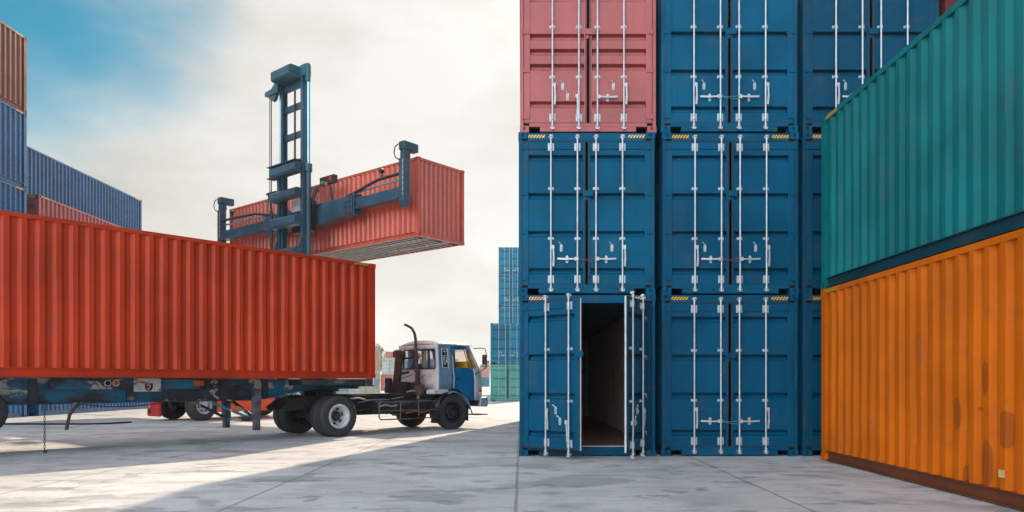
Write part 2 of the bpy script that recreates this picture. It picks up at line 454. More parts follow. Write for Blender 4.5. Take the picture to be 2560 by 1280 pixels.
# ------------------------------------------------------------------ mesh helpers
class MB:
    def __init__(s): s.v = []; s.f = []; s.mi = []; s.cur = 0
    def add(s, vs, fs):
        o = len(s.v)
        s.v += [tuple(p) for p in vs]
        for f in fs: s.f.append(tuple(i + o for i in f)); s.mi.append(s.cur)
        return s
    def mat(s, i): s.cur = i; return s
    def box(s, x0, x1, y0, y1, z0, z1):
        vs = [(x, y, z) for z in (z0, z1) for y in (y0, y1) for x in (x0, x1)]
        return s.add(vs, [(0, 2, 3, 1), (4, 5, 7, 6), (0, 1, 5, 4), (2, 6, 7, 3), (0, 4, 6, 2), (1, 3, 7, 5)])
    def bar(s, a, b, w, h, up=(0, 0, 1)):
        a, b = Vector(a), Vector(b)
        d = (b - a).normalized()
        up = Vector(up)
        if abs(d.dot(up)) > 0.98: up = Vector((0, 1, 0))
        sx = d.cross(up).normalized() * w / 2
        sy = sx.cross(d).normalized() * h / 2
        vs = [p + i * sx + j * sy for p in (a, b) for i, j in ((-1, -1), (1, -1), (1, 1), (-1, 1))]
        return s.add(vs, [(0, 1, 2, 3), (7, 6, 5, 4), (0, 4, 5, 1), (1, 5, 6, 2), (2, 6, 7, 3), (3, 7, 4, 0)])
    def tube(s, pts, r, n=10, caps=True):
        pts = [Vector(p) for p in pts]
        rs = r if isinstance(r, (list, tuple)) else [r] * len(pts)
        vs = []; pu = None
        for i, p in enumerate(pts):
            if i == 0: d = pts[1] - p
            elif i == len(pts) - 1: d = p - pts[i - 1]
            else: d = (pts[i + 1] - p).normalized() + (p - pts[i - 1]).normalized()
            d.normalize()
            if pu is None:
                pu = d.orthogonal().normalized()
            else:
                pu = (pu - d * pu.dot(d)).normalized()
            w = d.cross(pu)
            for k in range(n):
                a = 2 * math.pi * k / n
                vs.append(p + (pu * math.cos(a) + w * math.sin(a)) * rs[i])
        fs = []
        for i in range(len(pts) - 1):
            for k in range(n):
                fs.append((i * n + k, i * n + (k + 1) % n, (i + 1) * n + (k + 1) % n, (i + 1) * n + k))
        if caps:
            fs.append(tuple(range(n))); fs.append(tuple((len(pts) - 1) * n + k for k in range(n)))
        return s.add(vs, fs)
    def lathe(s, prof, o, ax, n=32, rfun=None):
        """prof: (radius, along-axis) list"""
        o = Vector(o); ax = Vector(ax).normalized()
        u = ax.orthogonal().normalized(); w = ax.cross(u)
        vs = []
        for j, (r, a) in enumerate(prof):
            for k in range(n):
                t = 2 * math.pi * k / n
                rr = rfun(j, k, r) if rfun else r
                vs.append(o + ax * a + (u * math.cos(t) + w * math.sin(t)) * rr)
        fs = []
        for j in range(len(prof) - 1):
            for k in range(n):
                fs.append((j * n + k, j * n + (k + 1) % n, (j + 1) * n + (k + 1) % n, (j + 1) * n + k))
        if prof[0][0] > 0: pass
        return s.add(vs, fs)
    def disc(s, o, ax, r, n=24, h=0.0):
        o = Vector(o); ax = Vector(ax).normalized()
        u = ax.orthogonal().normalized(); w = ax.cross(u)
        top = [o + ax * h + (u * math.cos(2 * math.pi * k / n) + w * math.sin(2 * math.pi * k / n)) * r for k in range(n)]
        if h == 0: return s.add(top, [tuple(range(n))])
        bot = [p - ax * h for p in top]
        return s.add(top + bot, [tuple(range(n))] + [(k, (k + 1) % n, n + (k + 1) % n, n + k) for k in range(n)] + [tuple(range(n, 2 * n))])
    def prism(s, poly, fn, a, b):
        """poly 2-D points, fn(u,v,d)->xyz, extruded from d=a to d=b"""
        n = len(poly)
        vs = [fn(u, v, a) for u, v in poly] + [fn(u, v, b) for u, v in poly]
        return s.add(vs, [tuple(range(n)), tuple(range(2 * n - 1, n - 1, -1))] + [(k, (k + 1) % n, n + (k + 1) % n, n + k) for k in range(n)])
    def grid(s, nu, nv, fn, skip=None, mi=None):
        vs = [fn(i, j) for j in range(nv + 1) for i in range(nu + 1)]
        o = len(s.v)
        s.v += [tuple(p) for p in vs]
        for j in range(nv):
            for i in range(nu):
                if skip and skip(i, j): continue
                a = j * (nu + 1) + i
                s.f.append((o + a, o + a + 1, o + a + nu + 2, o + a + nu + 1))
                s.mi.append(mi(i, j) if mi else s.cur)
        return s
    def mesh(s, name, smooth=None):
        me = bpy.data.meshes.new(name)
        me.from_pydata(s.v, [], s.f)
        me.polygons.foreach_set('material_index', s.mi)
        bm = bmesh.new(); bm.from_mesh(me)
        bmesh.ops.recalc_face_normals(bm, faces=bm.faces)
        bm.to_mesh(me); bm.free()
        if smooth is not None:
            me.polygons.foreach_set('use_smooth', [True] * len(me.polygons))
            me.set_sharp_from_angle(angle=R(smooth))
        me.update()
        return me
    def build(s, name, mats, parent=None, smooth=None, bevel=0, solid=0):
        me = s.mesh(name, smooth)
        for m_ in (mats if isinstance(mats, (list, tuple)) else [mats]): me.materials.append(m_)
        o = bpy.data.objects.new(name, me)
        COL.objects.link(o)
        if parent: o.parent = parent
        mods(o, bevel, solid)
        return o

def mods(o, bevel=0, solid=0):
    if solid:
        m_ = o.modifiers.new('solid', 'SOLIDIFY'); m_.thickness = solid; m_.offset = 0
    if bevel:
        m_ = o.modifiers.new('bevel', 'BEVEL'); m_.width = bevel; m_.segments = 2
        m_.limit_method = 'ANGLE'; m_.angle_limit = R(40)

def empty(name, loc=(0, 0, 0), rz=0.0, parent=None):
    o = bpy.data.objects.new(name, None)
    COL.objects.link(o)
    o.location = loc; o.rotation_euler = (0, 0, rz)
    o.empty_display_size = 0.3
    if parent: o.parent = parent
    return o
def tag(o, label=None, cat=None, group=None, kind=None):
    if label: o['label'] = label
    if cat: o['category'] = cat
    if group: o['group'] = group
    if kind: o['kind'] = kind
    return o

# ------------------------------------------------------------------ the yard
g = MB()
g.add([(-3000, -400, 0), (3000, -400, 0), (3000, 6000, 0), (-3000, 6000, 0)], [(0, 1, 2, 3)])
tag(g.build('ground', M['concrete']), kind='structure')

# ------------------------------------------------------------------ shipping containers
W = 2.438
_geo = {}
_colgeo = {}
def geo(key, fn):
    if key not in _geo: _geo[key] = fn()
    return _geo[key]
def part(name, key, fn, mats, parent, loc=(0, 0, 0), rz=0.0, bevel=0, solid=0):
    ck = (key, tuple(m_.name for m_ in mats))
    if ck not in _colgeo:
        me = geo(key, fn).copy()
        me.name = name
        me.materials.clear()
        for m_ in mats: me.materials.append(m_)
        _colgeo[ck] = me
    o = bpy.data.objects.new(name, _colgeo[ck])
    COL.objects.link(o)
    o.parent = parent; o.location = loc; o.rotation_euler = (0, 0, rz)
    mods(o, bevel, solid)
    return o

def corr(p0, p1, n_dir, z0, z1, pitch=0.276, depth=0.050, flat=0.05, rows=1, seed=0):
    """vertical corrugated sheet from p0 to p1 (xy), n_dir outward"""
    p0, p1, nd = Vector((*p0, 0)), Vector((*p1, 0)), Vector((*n_dir, 0))
    L = (p1 - p0).length; d = (p1 - p0) / L
    n = max(1, round((L - 2 * flat) / pitch)); pt = (L - 2 * flat) / n
    prof = [(0.0, -depth)]
    for k in range(n):
        b = flat + k * pt
        prof += [(b + pt * 0.13, -depth), (b + pt * 0.34, 0.0), (b + pt * 0.65, 0.0), (b + pt * 0.86, -depth)]
    prof.append((L, -depth))
    m_ = MB()
    vs = []
    for r_ in range(rows + 1):
        z = z0 + (z1 - z0) * r_ / rows
        for (a, o) in prof:
            if 0 < r_ < rows:      # knocks and oil-canning of an old panel
                n1 = mnoise.noise(Vector((a * 0.9 + seed * 7.3, z * 0.8, seed * 3.1)))
                n2 = mnoise.noise(Vector((a * 2.6 - seed * 5.1, z * 1.9, 9.0 + seed)))
                o = o - 0.012 * max(0.0, n1) - 0.022 * max(0.0, n2 - 0.22)
                a = a + 0.007 * mnoise.noise(Vector((a * 1.7, z * 1.3, 4.0 + seed)))
            p = p0 + d * a + nd * o
            vs.append((p.x, p.y, z))
    k = len(prof)
    m_.add(vs, [(r_ * k + i, r_ * k + i + 1, (r_ + 1) * k + i + 1, (r_ + 1) * k + i) for r_ in range(rows) for i in range(k - 1)])
    return m_

def casting_mesh():
    """corner casting centred in x/y with oval apertures on four faces and top/bottom"""
    m_ = MB()
    hx, hy, hz = 0.081, 0.089, 0.059
    def face(n, u, v, hu, hv, off, ru, rv):
        n, u, v = Vector(n), Vector(u), Vector(v)
        N = 16
        outer, inner, deep = [], [], []
        for k in range(N):
            a = 2 * math.pi * k / N
            c, s_ = math.cos(a), math.sin(a)
            t = 1 / max(abs(c), abs(s_))
            outer.append(n * off + u * (c * t * hu) + v * (s_ * t * hv))
            inner.append(n * off + u * (c * ru) + v * (s_ * rv))
            deep.append(n * (off - 0.035) + u * (c * ru) + v * (s_ * rv))
        m_.mat(0).add(outer + inner, [(k, (k + 1) % N, N + (k + 1) % N, N + k) for k in range(N)])
        m_.mat(1).add(inner + deep, [(k, (k + 1) % N, N + (k + 1) % N, N + k) for k in range(N)] + [tuple(range(N, 2 * N))])
    for sgn in (-1, 1):
        face((0, sgn, 0), (1, 0, 0), (0, 0, 1), hx, hz, hy, 0.026, 0.038)
        face((sgn, 0, 0), (0, 1, 0), (0, 0, 1), hy, hz, hx, 0.030, 0.038)
        face((0, 0, sgn), (1, 0, 0), (0, 1, 0), hx, hy, hz, 0.032, 0.060)
    return m_.mesh('corner_casting')

def frame_mesh(L, H):
    m_ = MB(); w = W / 2
    # corner posts
    for sx in (-1, 1):
        a, b = sorted((sx * (w - 0.004), sx * (w - 0.062)))
        m_.box(a, b, 0.012, 0.14, 0.118, H - 0.118)
        a, b = sorted((sx * (w - 0.004), sx * (w - 0.11)))
        m_.box(a, b, L - 0.16, L - 0.008, 0.118, H - 0.118)
        # side rails
        a, b = sorted((sx * (w - 0.005), sx * (w - 0.065)))
        m_.box(a, b, 0.17, L - 0.17, H - 0.085, H - 0.006)
    # door header and sill
    m_.box(-w + 0.165, w - 0.165, 0.010, 0.11, H - 0.155, H - 0.012)
    m_.box(-w + 0.165, w - 0.165, 0.010, 0.11, 0.105, 0.170)
    m_.box(-0.86, 0.86, 0.008, 0.10, 0.018, 0.1045)
    # front end rails
    m_.box(-w + 0.165, w - 0.165, L - 0.10, L - 0.010, H - 0.105, H - 0.012)
    m_.box(-w + 0.165, w - 0.165, L - 0.10, L - 0.010, 0.018, 0.155)
    return m_.mesh('frame')

def rail_mesh(L, sx):
    m_ = MB(); w = W / 2
    for a_, b_, z0, z1 in ((0.050, 0.066, 0.030, 0.165), (0.006, 0.07, 0.012, 0.030), (0.008, 0.07, 0.165, 0.178)):
        a, b = sorted((sx * (w - a_), sx * (w - b_))); m_.box(a, b, 0.17, L - 0.17, z0, z1)
    return m_.mesh('bottom_rail')

def under_mesh(L):
    m_ = MB(); w = W / 2 - 0.04
    y = 0.32
    while y < L - 0.3:
        m_.mat(0).box(-w, w, y, y + 0.062, 0.024, 0.036)
        m_.mat(1).box(-w, w, y + 0.022, y + 0.028, 0.0362, 0.135)
        y += 0.305
    m_.mat(0).box(-0.52, -0.46, L - 3.4, L - 0.12, 0.02, 0.137)
    m_.mat(0).box(0.46, 0.52, L - 3.4, L - 0.12, 0.02, 0.137)
    return m_.mesh('underframe')

def roof_mesh(L, H):
    m_ = MB(); w = W / 2 - 0.05
    n = int((L - 0.2) / 0.105)
    m_.grid(n, 2, lambda i, j: (-w + j * w, 0.1 + (L - 0.2) * i / n, H - 0.03 + (0.018 if (i // 2) % 2 else 0.0)))
    return m_.mesh('roof')

DW = 1.178   # door leaf width
def door_mesh(H, sgn, grooves, single=True):
    """door leaf: hinge edge at x=0, extends to sgn*DW, base at z=0, outer face y=0"""
    dh = H - 0.345
    m_ = MB()
    def bx(a, b, y0, y1, z0, z1):
        a, b = sorted((a * sgn, b * sgn)); m_.box(a, b, y0, y1, z0, z1)
    # stiles and rails
    bx(0.004, 0.112, 0.0, 0.05, 0, dh)
    bx(DW - 0.095, DW, 0.0, 0.05, 0, dh)
    bx(0.112, DW - 0.095, 0.0, 0.05, dh - 0.13, dh)
    bx(0.112, DW - 0.095, 0.0, 0.05, 0, 0.10)
    # pressed panel between them
    prof = [(0.10, 0.016)]
    for zc in sorted(grooves):
        prof += [(zc - 0.066, 0.012), (zc - 0.030, 0.066), (zc + 0.004, 0.066), (zc + 0.012, 0.110), (zc + 0.046, 0.110), (zc + 0.050, 0.012)]
    prof.append((dh - 0.13, 0.016))
    x0, x1 = 0.112 * sgn, (DW - 0.095) * sgn
    k = len(prof)
    vs = [(x0, y, z) for z, y in prof] + [(x1, y, z) for z, y in prof]
    m_.add(vs, [(i, i + 1, k + i + 1, k + i) for i in range(k - 1)])
    return m_.mesh('door')

def gasket_mesh(H, sgn):
    dh = H - 0.345; m_ = MB()
    def bx(a, b, y0, y1, z0, z1):
        a, b = sorted((a * sgn, b * sgn)); m_.box(a, b, y0, y1, z0, z1)
    bx(-0.020, 0.004, -0.003, 0.03, -0.02, dh + 0.02)
    bx(DW, DW + 0.018, -0.003, 0.03, -0.02, dh + 0.02)
    bx(0.004, DW, -0.003, 0.03, dh, dh + 0.02)
    bx(0.004, DW, -0.003, 0.03, -0.02, 0.0)
    return m_.mesh('gasket')

def rod_mesh(H):
    dh = H - 0.345; m_ = MB()
    m_.tube([(0, -0.034, -0.115), (0, -0.034, dh + 0.105)], 0.0165, 12)
    for z, s_ in ((-0.115, 1), (dh + 0.105, -1)):
        m_.box(-0.030, 0.030, -0.060, -0.004, z - 0.016, z + 0.006)          # cam
        m_.box(-0.045, 0.045, -0.030, -0.002, z + s_ * 0.026 - 0.009, z + s_ * 0.026 + 0.009)  # keeper
        m_.lathe([(0.0, -0.02), (0.025, -0.02), (0.025, 0.02), (0.0, 0.02)], (0, -0.034, z + s_ * 0.06), (0, 0, 1), 10)
    return m_.mesh('locking_bar', 35)

def bracket_big():
    m_ = MB()
    m_.box(-0.054, 0.054, -0.006, 0.0, -0.068, 0.068)
    m_.tube([(0, -0.034, -0.052), (0, -0.034, 0.052)], 0.026, 12)
    m_.box(-0.020, 0.020, -0.034, -0.006, -0.045, 0.045)
    for sx in (-0.04, 0.04):
        for sz in (-0.045, 0.045): m_.lathe([(0.011, 0), (0.011, 0.008), (0, 0.008)], (sx, -0.006, sz), (0, -1, 0), 6)
    return m_.mesh('guide_bracket', 35)
def bracket_small():
    m_ = MB()
    m_.box(-0.052, 0.052, -0.006, 0.0, -0.023, 0.023)
    m_.box(-0.022, 0.022, -0.056, -0.006, -0.018, 0.018)
    for sx in (-0.038, 0.038): m_.lathe([(0.010, 0), (0.010, 0.008), (0, 0.008)], (sx, -0.006, 0), (0, -1, 0), 6)
    return m_.mesh('rod_bracket')
def handle_mesh(kind):
    """kind: sgn of horizontal direction or 0 hanging"""
    m_ = MB()
    if kind == 0:
        m_.box(-0.028, 0.022, -0.062, -0.018, -0.030, 0.035)
        m_.bar((0.004, -0.055, -0.02), (0.012, -0.050, -0.20), 0.026, 0.014, (0, 1, 0))
        m_.bar((0.012, -0.050, -0.19), (0.004, -0.030, -0.34), 0.034, 0.012, (0, 1, 0))
    else:
        s_ = kind
        a, b = sorted((-0.015 * s_, 0.05 * s_))
        m_.box(a, b, -0.062, -0.018, -0.033, 0.033)
        m_.bar((0.04 * s_, -0.055, 0.0), (0.20 * s_, -0.048, -0.004), 0.014, 0.026)
        m_.bar((0.19 * s_, -0.048, -0.004), (0.36 * s_, -0.036, 0.006), 0.012, 0.032)
    return m_.mesh('handle')
def latch_mesh(hook):
    m_ = MB()
    pl = [(0.024 * math.cos(R(a)), 0.045 + 0.024 * math.sin(R(a))) for a in range(0, 181, 30)] + \
         [(0.024 * math.cos(R(a)), -0.045 + 0.024 * math.sin(R(a))) for a in range(180, 361, 30)]
    m_.mat(0).prism(pl, lambda u, v, d: (u, d, v), -0.012, 0.0)
    m_.mat(0).tube([(0, -0.012, -0.045), (0, -0.03, -0.03), (0, -0.03, 0.01), (0, -0.012, 0.02)], 0.008, 8)
    m_.mat(1).disc((0, -0.0125, 0.045), (0, -1, 0), 0.009, 10)
    m_.mat(1).disc((0, -0.0125, -0.058), (0, -1, 0), 0.008, 10)
    if hook:
        m_.mat(0).tube([(0, -0.012, 0.045), (-0.03, -0.03, 0.09), (-0.045, -0.035, 0.10), (-0.05, -0.03, 0.085)], 0.010, 8)
    return m_.mesh('latch', 40)
def hinge_mesh(sgn):
    m_ = MB()
    def bx(a, b, y0, y1, z0, z1):
        a, b = sorted((a * sgn, b * sgn)); m_.box(a, b, y0, y1, z0, z1)
    bx(0.0, 0.10, -0.012, 0.0, -0.042, 0.042)
    bx(0.0, 0.055, -0.020, -0.012, -0.040, 0.014)
    m_.tube([(-0.012 * sgn, -0.012, -0.05), (-0.012 * sgn, -0.012, 0.05)], 0.013, 10)
    bx(-0.045, -0.004, -0.010, 0.012, -0.03, 0.03)
    return m_.mesh('hinge', 40)
def lug_mesh(sgn):
    m_ = MB()
    def bx(a, b, y0, y1, z0, z1):
        a, b = sorted((a * sgn, b * sgn)); m_.box(a, b, y0, y1, z0, z1)
    bx(DW - 0.075, DW + 0.09, -0.036, -0.008, -0.050, 0.050)
    bx(DW - 0.06, DW - 0.02, -0.010, 0.001, -0.12, 0.05)
    return m_.mesh('door_lug')
def stripe_mesh(l):
    m_ = MB(); m_.box(-l / 2, l / 2, -0.003, 0.0, -0.029, 0.029); return m_.mesh('warning_stripe')

GROOVES = {'blue': (0.240, 0.905, 1.585, 2.265), 'pink': (0.34, 1.01, 1.28, 1.55, 2.24)}

def make_door(parent, H, sgn, mat, angle, style, detail, seal_mat, hooks):
    """sgn=+1: hinge on the left, leaf extends to +x"""
    gro = GROOVES[style]
    if H < 2.7: gro = tuple(x * 0.88 for x in gro)
    hx = -sgn * (W / 2 - 0.068)
    d = part('door', ('door', H, sgn, style), lambda: door_mesh(H, sgn, gro), [mat], parent, (hx, 0.018, 0.178), -sgn * R(angle), bevel=0.006 if detail > 1 else 0)
    part('gasket', ('gask', H, sgn), lambda: gasket_mesh(H, sgn), [seal_mat], d)
    xs = (0.512, 0.985)
    for i, x in enumerate(xs):
        r_ = part('locking_bar', ('rod', H), lambda: rod_mesh(H), [M['steel']], d, (sgn * x, 0, 0))
        if detail < 1: continue
        if detail > 1:
            for z in (0.092, H - 0.440): part('guide_bracket', ('bb',), bracket_big, [M['steel']], d, (sgn * x, 0, z))
            for z in (0.822, H - 1.18): part('rod_bracket', ('bs',), bracket_small, [M['steel']], d, (sgn * x, 0.012, z))
    if detail >= 1:
        zh = 0.45
        if hooks:
            part('handle', ('hd', 0), lambda: handle_mesh(0), [M['steel']], d, (sgn * xs[0] + 0.035, 0, 0.66))
            if angle == 0 and 'hang' not in hooks:
                part('handle', ('hd', -sgn), lambda: handle_mesh(-sgn), [M['steel']], d, (sgn * xs[1], 0, zh))
                part('latch', ('lt', False), lambda: latch_mesh(False), [M['steel'], M['hole']], d, (sgn * (xs[1] - 0.185), 0.012, zh))
            else:
                part('handle', ('hd', 0), lambda: handle_mesh(0), [M['steel']], d, (sgn * xs[1] - 0.035, 0, 0.46))
                part('latch', ('lt', True), lambda: latch_mesh(True), [M['steel'], M['hole']], d, (sgn * (xs[1] - 0.20), 0.012, 0.47))
            if 'nolatch' not in hooks:
                part('latch', ('lt', True), lambda: latch_mesh(True), [M['steel'], M['hole']], d, (sgn * (xs[0] + 0.185), 0.012, 0.655))
        else:
            part('handle', ('hd', -sgn), lambda: handle_mesh(-sgn), [M['steel']], d, (sgn * xs[1], 0, zh))
    if detail > 1:
        for z in (0.11, 0.94, 1.63, H - 0.44): part('hinge', ('hg', sgn), lambda: hinge_mesh(sgn), [mat], d, (0, 0, z))
        if sgn == 1: part('door_lug', ('lug', sgn), lambda: lug_mesh(sgn), [mat], d, (0, 0, H - 1.27))
    return d

def container(color, loc, rz, label, group=None, L=12.192, H=2.896, doors=(0, 0), style='blue', detail=1,
              hooks=('std', 'std'), stripe='stripe', seal='seal', under=False, lining=False, side_stripe=False, nm='shipping_container', pitch=0.276, dent=0, rail=None):
    mat = M[color]
    t = empty(nm, loc, rz)
    tag(t, label, 'container', group)
    w = W / 2
    part('frame', ('frame', L, H), lambda: frame_mesh(L, H), [mat], t, bevel=0.005 if detail > 1 else 0)
    for sx in (-1, 1):
        part('side_wall', ('side', L, H, sx, pitch, dent), lambda: corr((sx * (w - 0.010), 0.14), (sx * (w - 0.010), L - 0.16), (sx, 0), 0.17, H - 0.05, pitch, rows=16 if dent else 1, seed=dent).mesh('side_wall', 22 if dent else None), [mat], t)
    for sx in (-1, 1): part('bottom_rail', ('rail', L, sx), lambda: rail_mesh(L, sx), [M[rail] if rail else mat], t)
    part('end_wall', ('end', L, H), lambda: corr((w - 0.11, L - 0.014), (-w + 0.11, L - 0.014), (0, 1), 0.15, H - 0.08, 0.245).mesh('end_wall'), [mat], t)
    part('roof', ('roof', L, H), lambda: roof_mesh(L, H), [mat], t)
    part('floor', ('floor', L), lambda: MB().box(-w + 0.06, w - 0.06, 0.06, L - 0.06, 0.138, 0.168).mesh('floor'), [M['floor_wood' if lining else 'floor_dark']], t)
    if under: part('underframe', ('under', L), lambda: under_mesh(L), [M['drape_flange_white'], M['chassis_black']], t)  # pale flanges and black webs paint in the lit bars and shade between
    for sx in (-1, 1):
        for y in (0.089 - 0.003, L - 0.089 + 0.003):
            for z in (0.059, H - 0.059):
                part('corner_casting', ('cast',), casting_mesh, [mat, M['hole']], t, (sx * (w - 0.081 + 0.003), y, z))
    if lining:
        for sx in (-1, 1):
            part('inner_wall', ('lin', L, H, sx), lambda: corr((sx * (w - 0.016), 0.14), (sx * (w - 0.016), L - 0.16), (sx, 0), 0.171, H - 0.06, pitch).mesh('inner_wall'), [M['lining']], t)
        part('inner_wall', ('lend', L, H), lambda: corr((w - 0.11, L - 0.02), (-w + 0.11, L - 0.02), (0, 1), 0.17, H - 0.06, 0.245).mesh('inner_wall'), [M['lining']], t)
        b_ = MB(); b_.box(-w + 0.17, w - 0.17, 0.006, 0.05, 0.171, 0.186)
        b_.build('threshold_strip', M['seal_light'], t)
    for i, sgn in enumerate((1, -1)):
        dd = make_door(t, H, sgn, mat, doors[i], style, detail, M[seal], hooks[i])
        if lining:
            b_ = MB(); b_.box(*sorted((sgn * (DW + 0.019), sgn * (DW + 0.029))), -0.004, 0.028, -0.02, H - 0.325)
            b_.build('edge_strip', M['seal_light'], dd)
    if stripe:
        for sx in (-1, 1):
            part('warning_stripe', ('st', 0.30), lambda: stripe_mesh(0.30), [M[stripe]], t, (sx * (w - 0.325), 0.009, H - 0.073))
    if side_stripe:
        for sx in side_stripe:
            for y in (0.42, L - 0.42):
                part('warning_stripe', ('st', 0.42), lambda: stripe_mesh(0.42), [M['stripe']], t, (sx * (w - 0.004), y, H - 0.046), R(90) * sx)
    return t

# ---- main stack, doors facing the yard
YD = 13.23
H40 = 2.896
GS = 'blue containers stacked with their doors facing the yard'
cx = [1.183, 3.733, 6.262, 8.80]
container('blue', (cx[0], YD, 0), 0, 'blue container on the ground with both doors standing open on a dark empty interior', GS,
          doors=(36, 60), detail=2, hooks=(('hang',), ('hang',)), stripe='stripe_pale', lining=True)
container('bright_blue', (cx[0] - 0.012, YD - 0.006, H40), 0, 'blue container resting on the open container, beneath the pink-red one', GS, detail=2, stripe='stripe_pale')
container('pink', (cx[0] + 0.015, YD + 0.01, 2 * H40), 0, 'pink-red container with closed doors above two blue ones', None, style='pink', detail=2, hooks=(('hang',), ('std',)), stripe=None)
container('blue', (cx[0], YD, 3 * H40), 0, 'blue container lying on top of the pink-red container', GS, detail=1)
container('mid_blue', (cx[1], YD, 0), 0, 'closed blue container on the ground between the open container and the orange one', GS, detail=2, hooks=(('nolatch',), ('nolatch',)))
container('blue', (cx[1] + 0.014, YD + 0.008, H40), 0, 'closed blue container, middle of the three in the all-blue column beside the open container', GS, detail=2)
container('bright_blue', (cx[1] - 0.008, YD - 0.004, 2 * H40), 0, 'closed blue container right beside the pink-red one', GS, detail=2, stripe='stripe')
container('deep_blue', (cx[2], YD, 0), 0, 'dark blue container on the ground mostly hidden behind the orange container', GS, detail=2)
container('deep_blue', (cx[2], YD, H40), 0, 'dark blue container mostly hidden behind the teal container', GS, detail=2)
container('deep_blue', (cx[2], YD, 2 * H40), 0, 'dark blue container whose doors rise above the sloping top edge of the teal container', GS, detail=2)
for k, (c, lab) in enumerate((('dark_red', 'dark red container on the ground behind the orange container'),
                              ('dark_red', 'dark red container in the second tier behind the teal container'),
                              ('dark_red', 'dark red container just showing above the teal container at the picture top'))):
    container(c, (cx[3], YD, k * H40), 0, lab, 'dark red containers behind the teal and orange pair', detail=1)

# cord tied between the inner handles of the closed doors
def cord(x, z, m_, lab):
    b = MB()
    pts = lambda dz: [(x - 0.165 + 0.33 * i / 8, YD - 0.05 - 0.004 * math.sin(i * 2.0), z + dz * (i / 8.0) - 0.015 * math.sin(math.pi * i / 8)) for i in range(9)]
    b.tube(pts(0.01), 0.0032, 5); b.tube(pts(-0.05), 0.0032, 5)
    tag(b.build('tie_cord', M[m_]), lab, 'cord', 'cords tying the door handles')
cord(cx[0], H40 + 0.63, 'cord_red', 'thin reddish cord tying the door handles of the middle left blue container')
cord(cx[1], 0.63, 'cord_green', 'thin green cord tying the door handles of the ground blue container')
cord(cx[1], H40 + 0.63, 'cord_red', 'thin cord tying the door handles in the middle of the all-blue column')
cord(cx[1], 2 * H40 + 0.63, 'cord_green', 'thin green cord tying the door handles beside the pink-red container')

# ---- right-hand pair, long sides facing left
XR = 5.105 + W / 2
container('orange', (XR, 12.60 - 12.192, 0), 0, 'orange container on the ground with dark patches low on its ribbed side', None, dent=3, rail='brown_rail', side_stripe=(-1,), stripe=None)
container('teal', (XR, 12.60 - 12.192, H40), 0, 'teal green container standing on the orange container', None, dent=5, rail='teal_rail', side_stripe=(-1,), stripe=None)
b = MB(); b.box(5.094, 5.110, 7.82, 7.90, 0.31, 0.39)
stk = b.build('sticker', M['sticker'])
orange_root = [o for o in bpy.data.objects if o.get('label', '').startswith('orange container on')][0]
stk.parent = orange_root
stk.matrix_parent_inverse = Matrix.Translation(-orange_root.location)

# ---- far left rows
XA, XB = -18.9 - W / 2, -18.9 - W / 2 - 2.52
cols = [('yard_blue', 'blue container at the ground under the far left stack, seen beneath the trailer'),
        ('yard_blue', 'blue container second from the ground in the far left stack'),
        ('yard_blue', 'blue container of the far left stack just above the red container on the trailer'),
        ('yard_blue', 'blue container directly under the brown one at the left edge'),
        ('brown', 'brown container topping the tall stack at the left edge')]
for k, (c, lab) in enumerate(cols):
    container(c, (XA, 28.3 - 12.192, k * H40), 0, lab, 'containers of the tall stack at the left edge', side_stripe=(1,), stripe=None)
cols = [('yard_blue', 'long blue container on the ground with white-lit ribs behind the trailer beam'),
        ('yard_blue', 'blue container between the ground one and the maroon one behind the trailer'),
        ('maroon', 'maroon container peeping over the left part of the red trailer container')]
for k, (c, lab) in enumerate(cols):
    container(c, (XA, 29.0, k * H40), 0, lab, 'containers of the three-high row behind the trailer', side_stripe=(1,))
for k in range(4):
    container('yard_blue', (XB, 29.6, k * H40), 0,
              ['blue container at the bottom of the four-high row behind the maroon one', 'blue container second from the ground in the four-high row behind the maroon one',
               'blue container third from the ground in the four-high row behind the maroon one', 'long ribbed blue container rising against the sky behind the maroon one'][k],
              'containers of the four-high blue row', side_stripe=(1,), stripe=None)

# ---- distant stacks
D2 = 52.0
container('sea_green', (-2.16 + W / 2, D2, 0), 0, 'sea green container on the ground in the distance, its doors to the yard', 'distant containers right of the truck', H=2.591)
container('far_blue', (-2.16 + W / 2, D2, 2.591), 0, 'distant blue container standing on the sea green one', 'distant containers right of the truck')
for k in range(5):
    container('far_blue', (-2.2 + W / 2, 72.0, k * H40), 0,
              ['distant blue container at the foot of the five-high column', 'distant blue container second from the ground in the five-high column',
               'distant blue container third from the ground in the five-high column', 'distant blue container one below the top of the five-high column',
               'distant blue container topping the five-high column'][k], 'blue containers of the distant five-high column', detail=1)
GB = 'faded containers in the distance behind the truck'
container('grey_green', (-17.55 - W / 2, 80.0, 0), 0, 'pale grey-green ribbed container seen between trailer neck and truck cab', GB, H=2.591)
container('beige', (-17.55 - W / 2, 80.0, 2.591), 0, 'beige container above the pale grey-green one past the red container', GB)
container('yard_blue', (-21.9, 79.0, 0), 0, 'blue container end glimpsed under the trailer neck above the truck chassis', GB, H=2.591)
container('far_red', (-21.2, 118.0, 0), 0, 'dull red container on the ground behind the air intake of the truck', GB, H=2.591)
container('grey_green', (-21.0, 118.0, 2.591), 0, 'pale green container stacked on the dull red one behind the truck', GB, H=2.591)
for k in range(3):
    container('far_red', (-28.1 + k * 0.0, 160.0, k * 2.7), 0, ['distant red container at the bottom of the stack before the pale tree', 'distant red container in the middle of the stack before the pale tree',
              'distant red container showing at roof height of the truck cab, before the pale tree'][k], GB, H=2.591, detail=0)
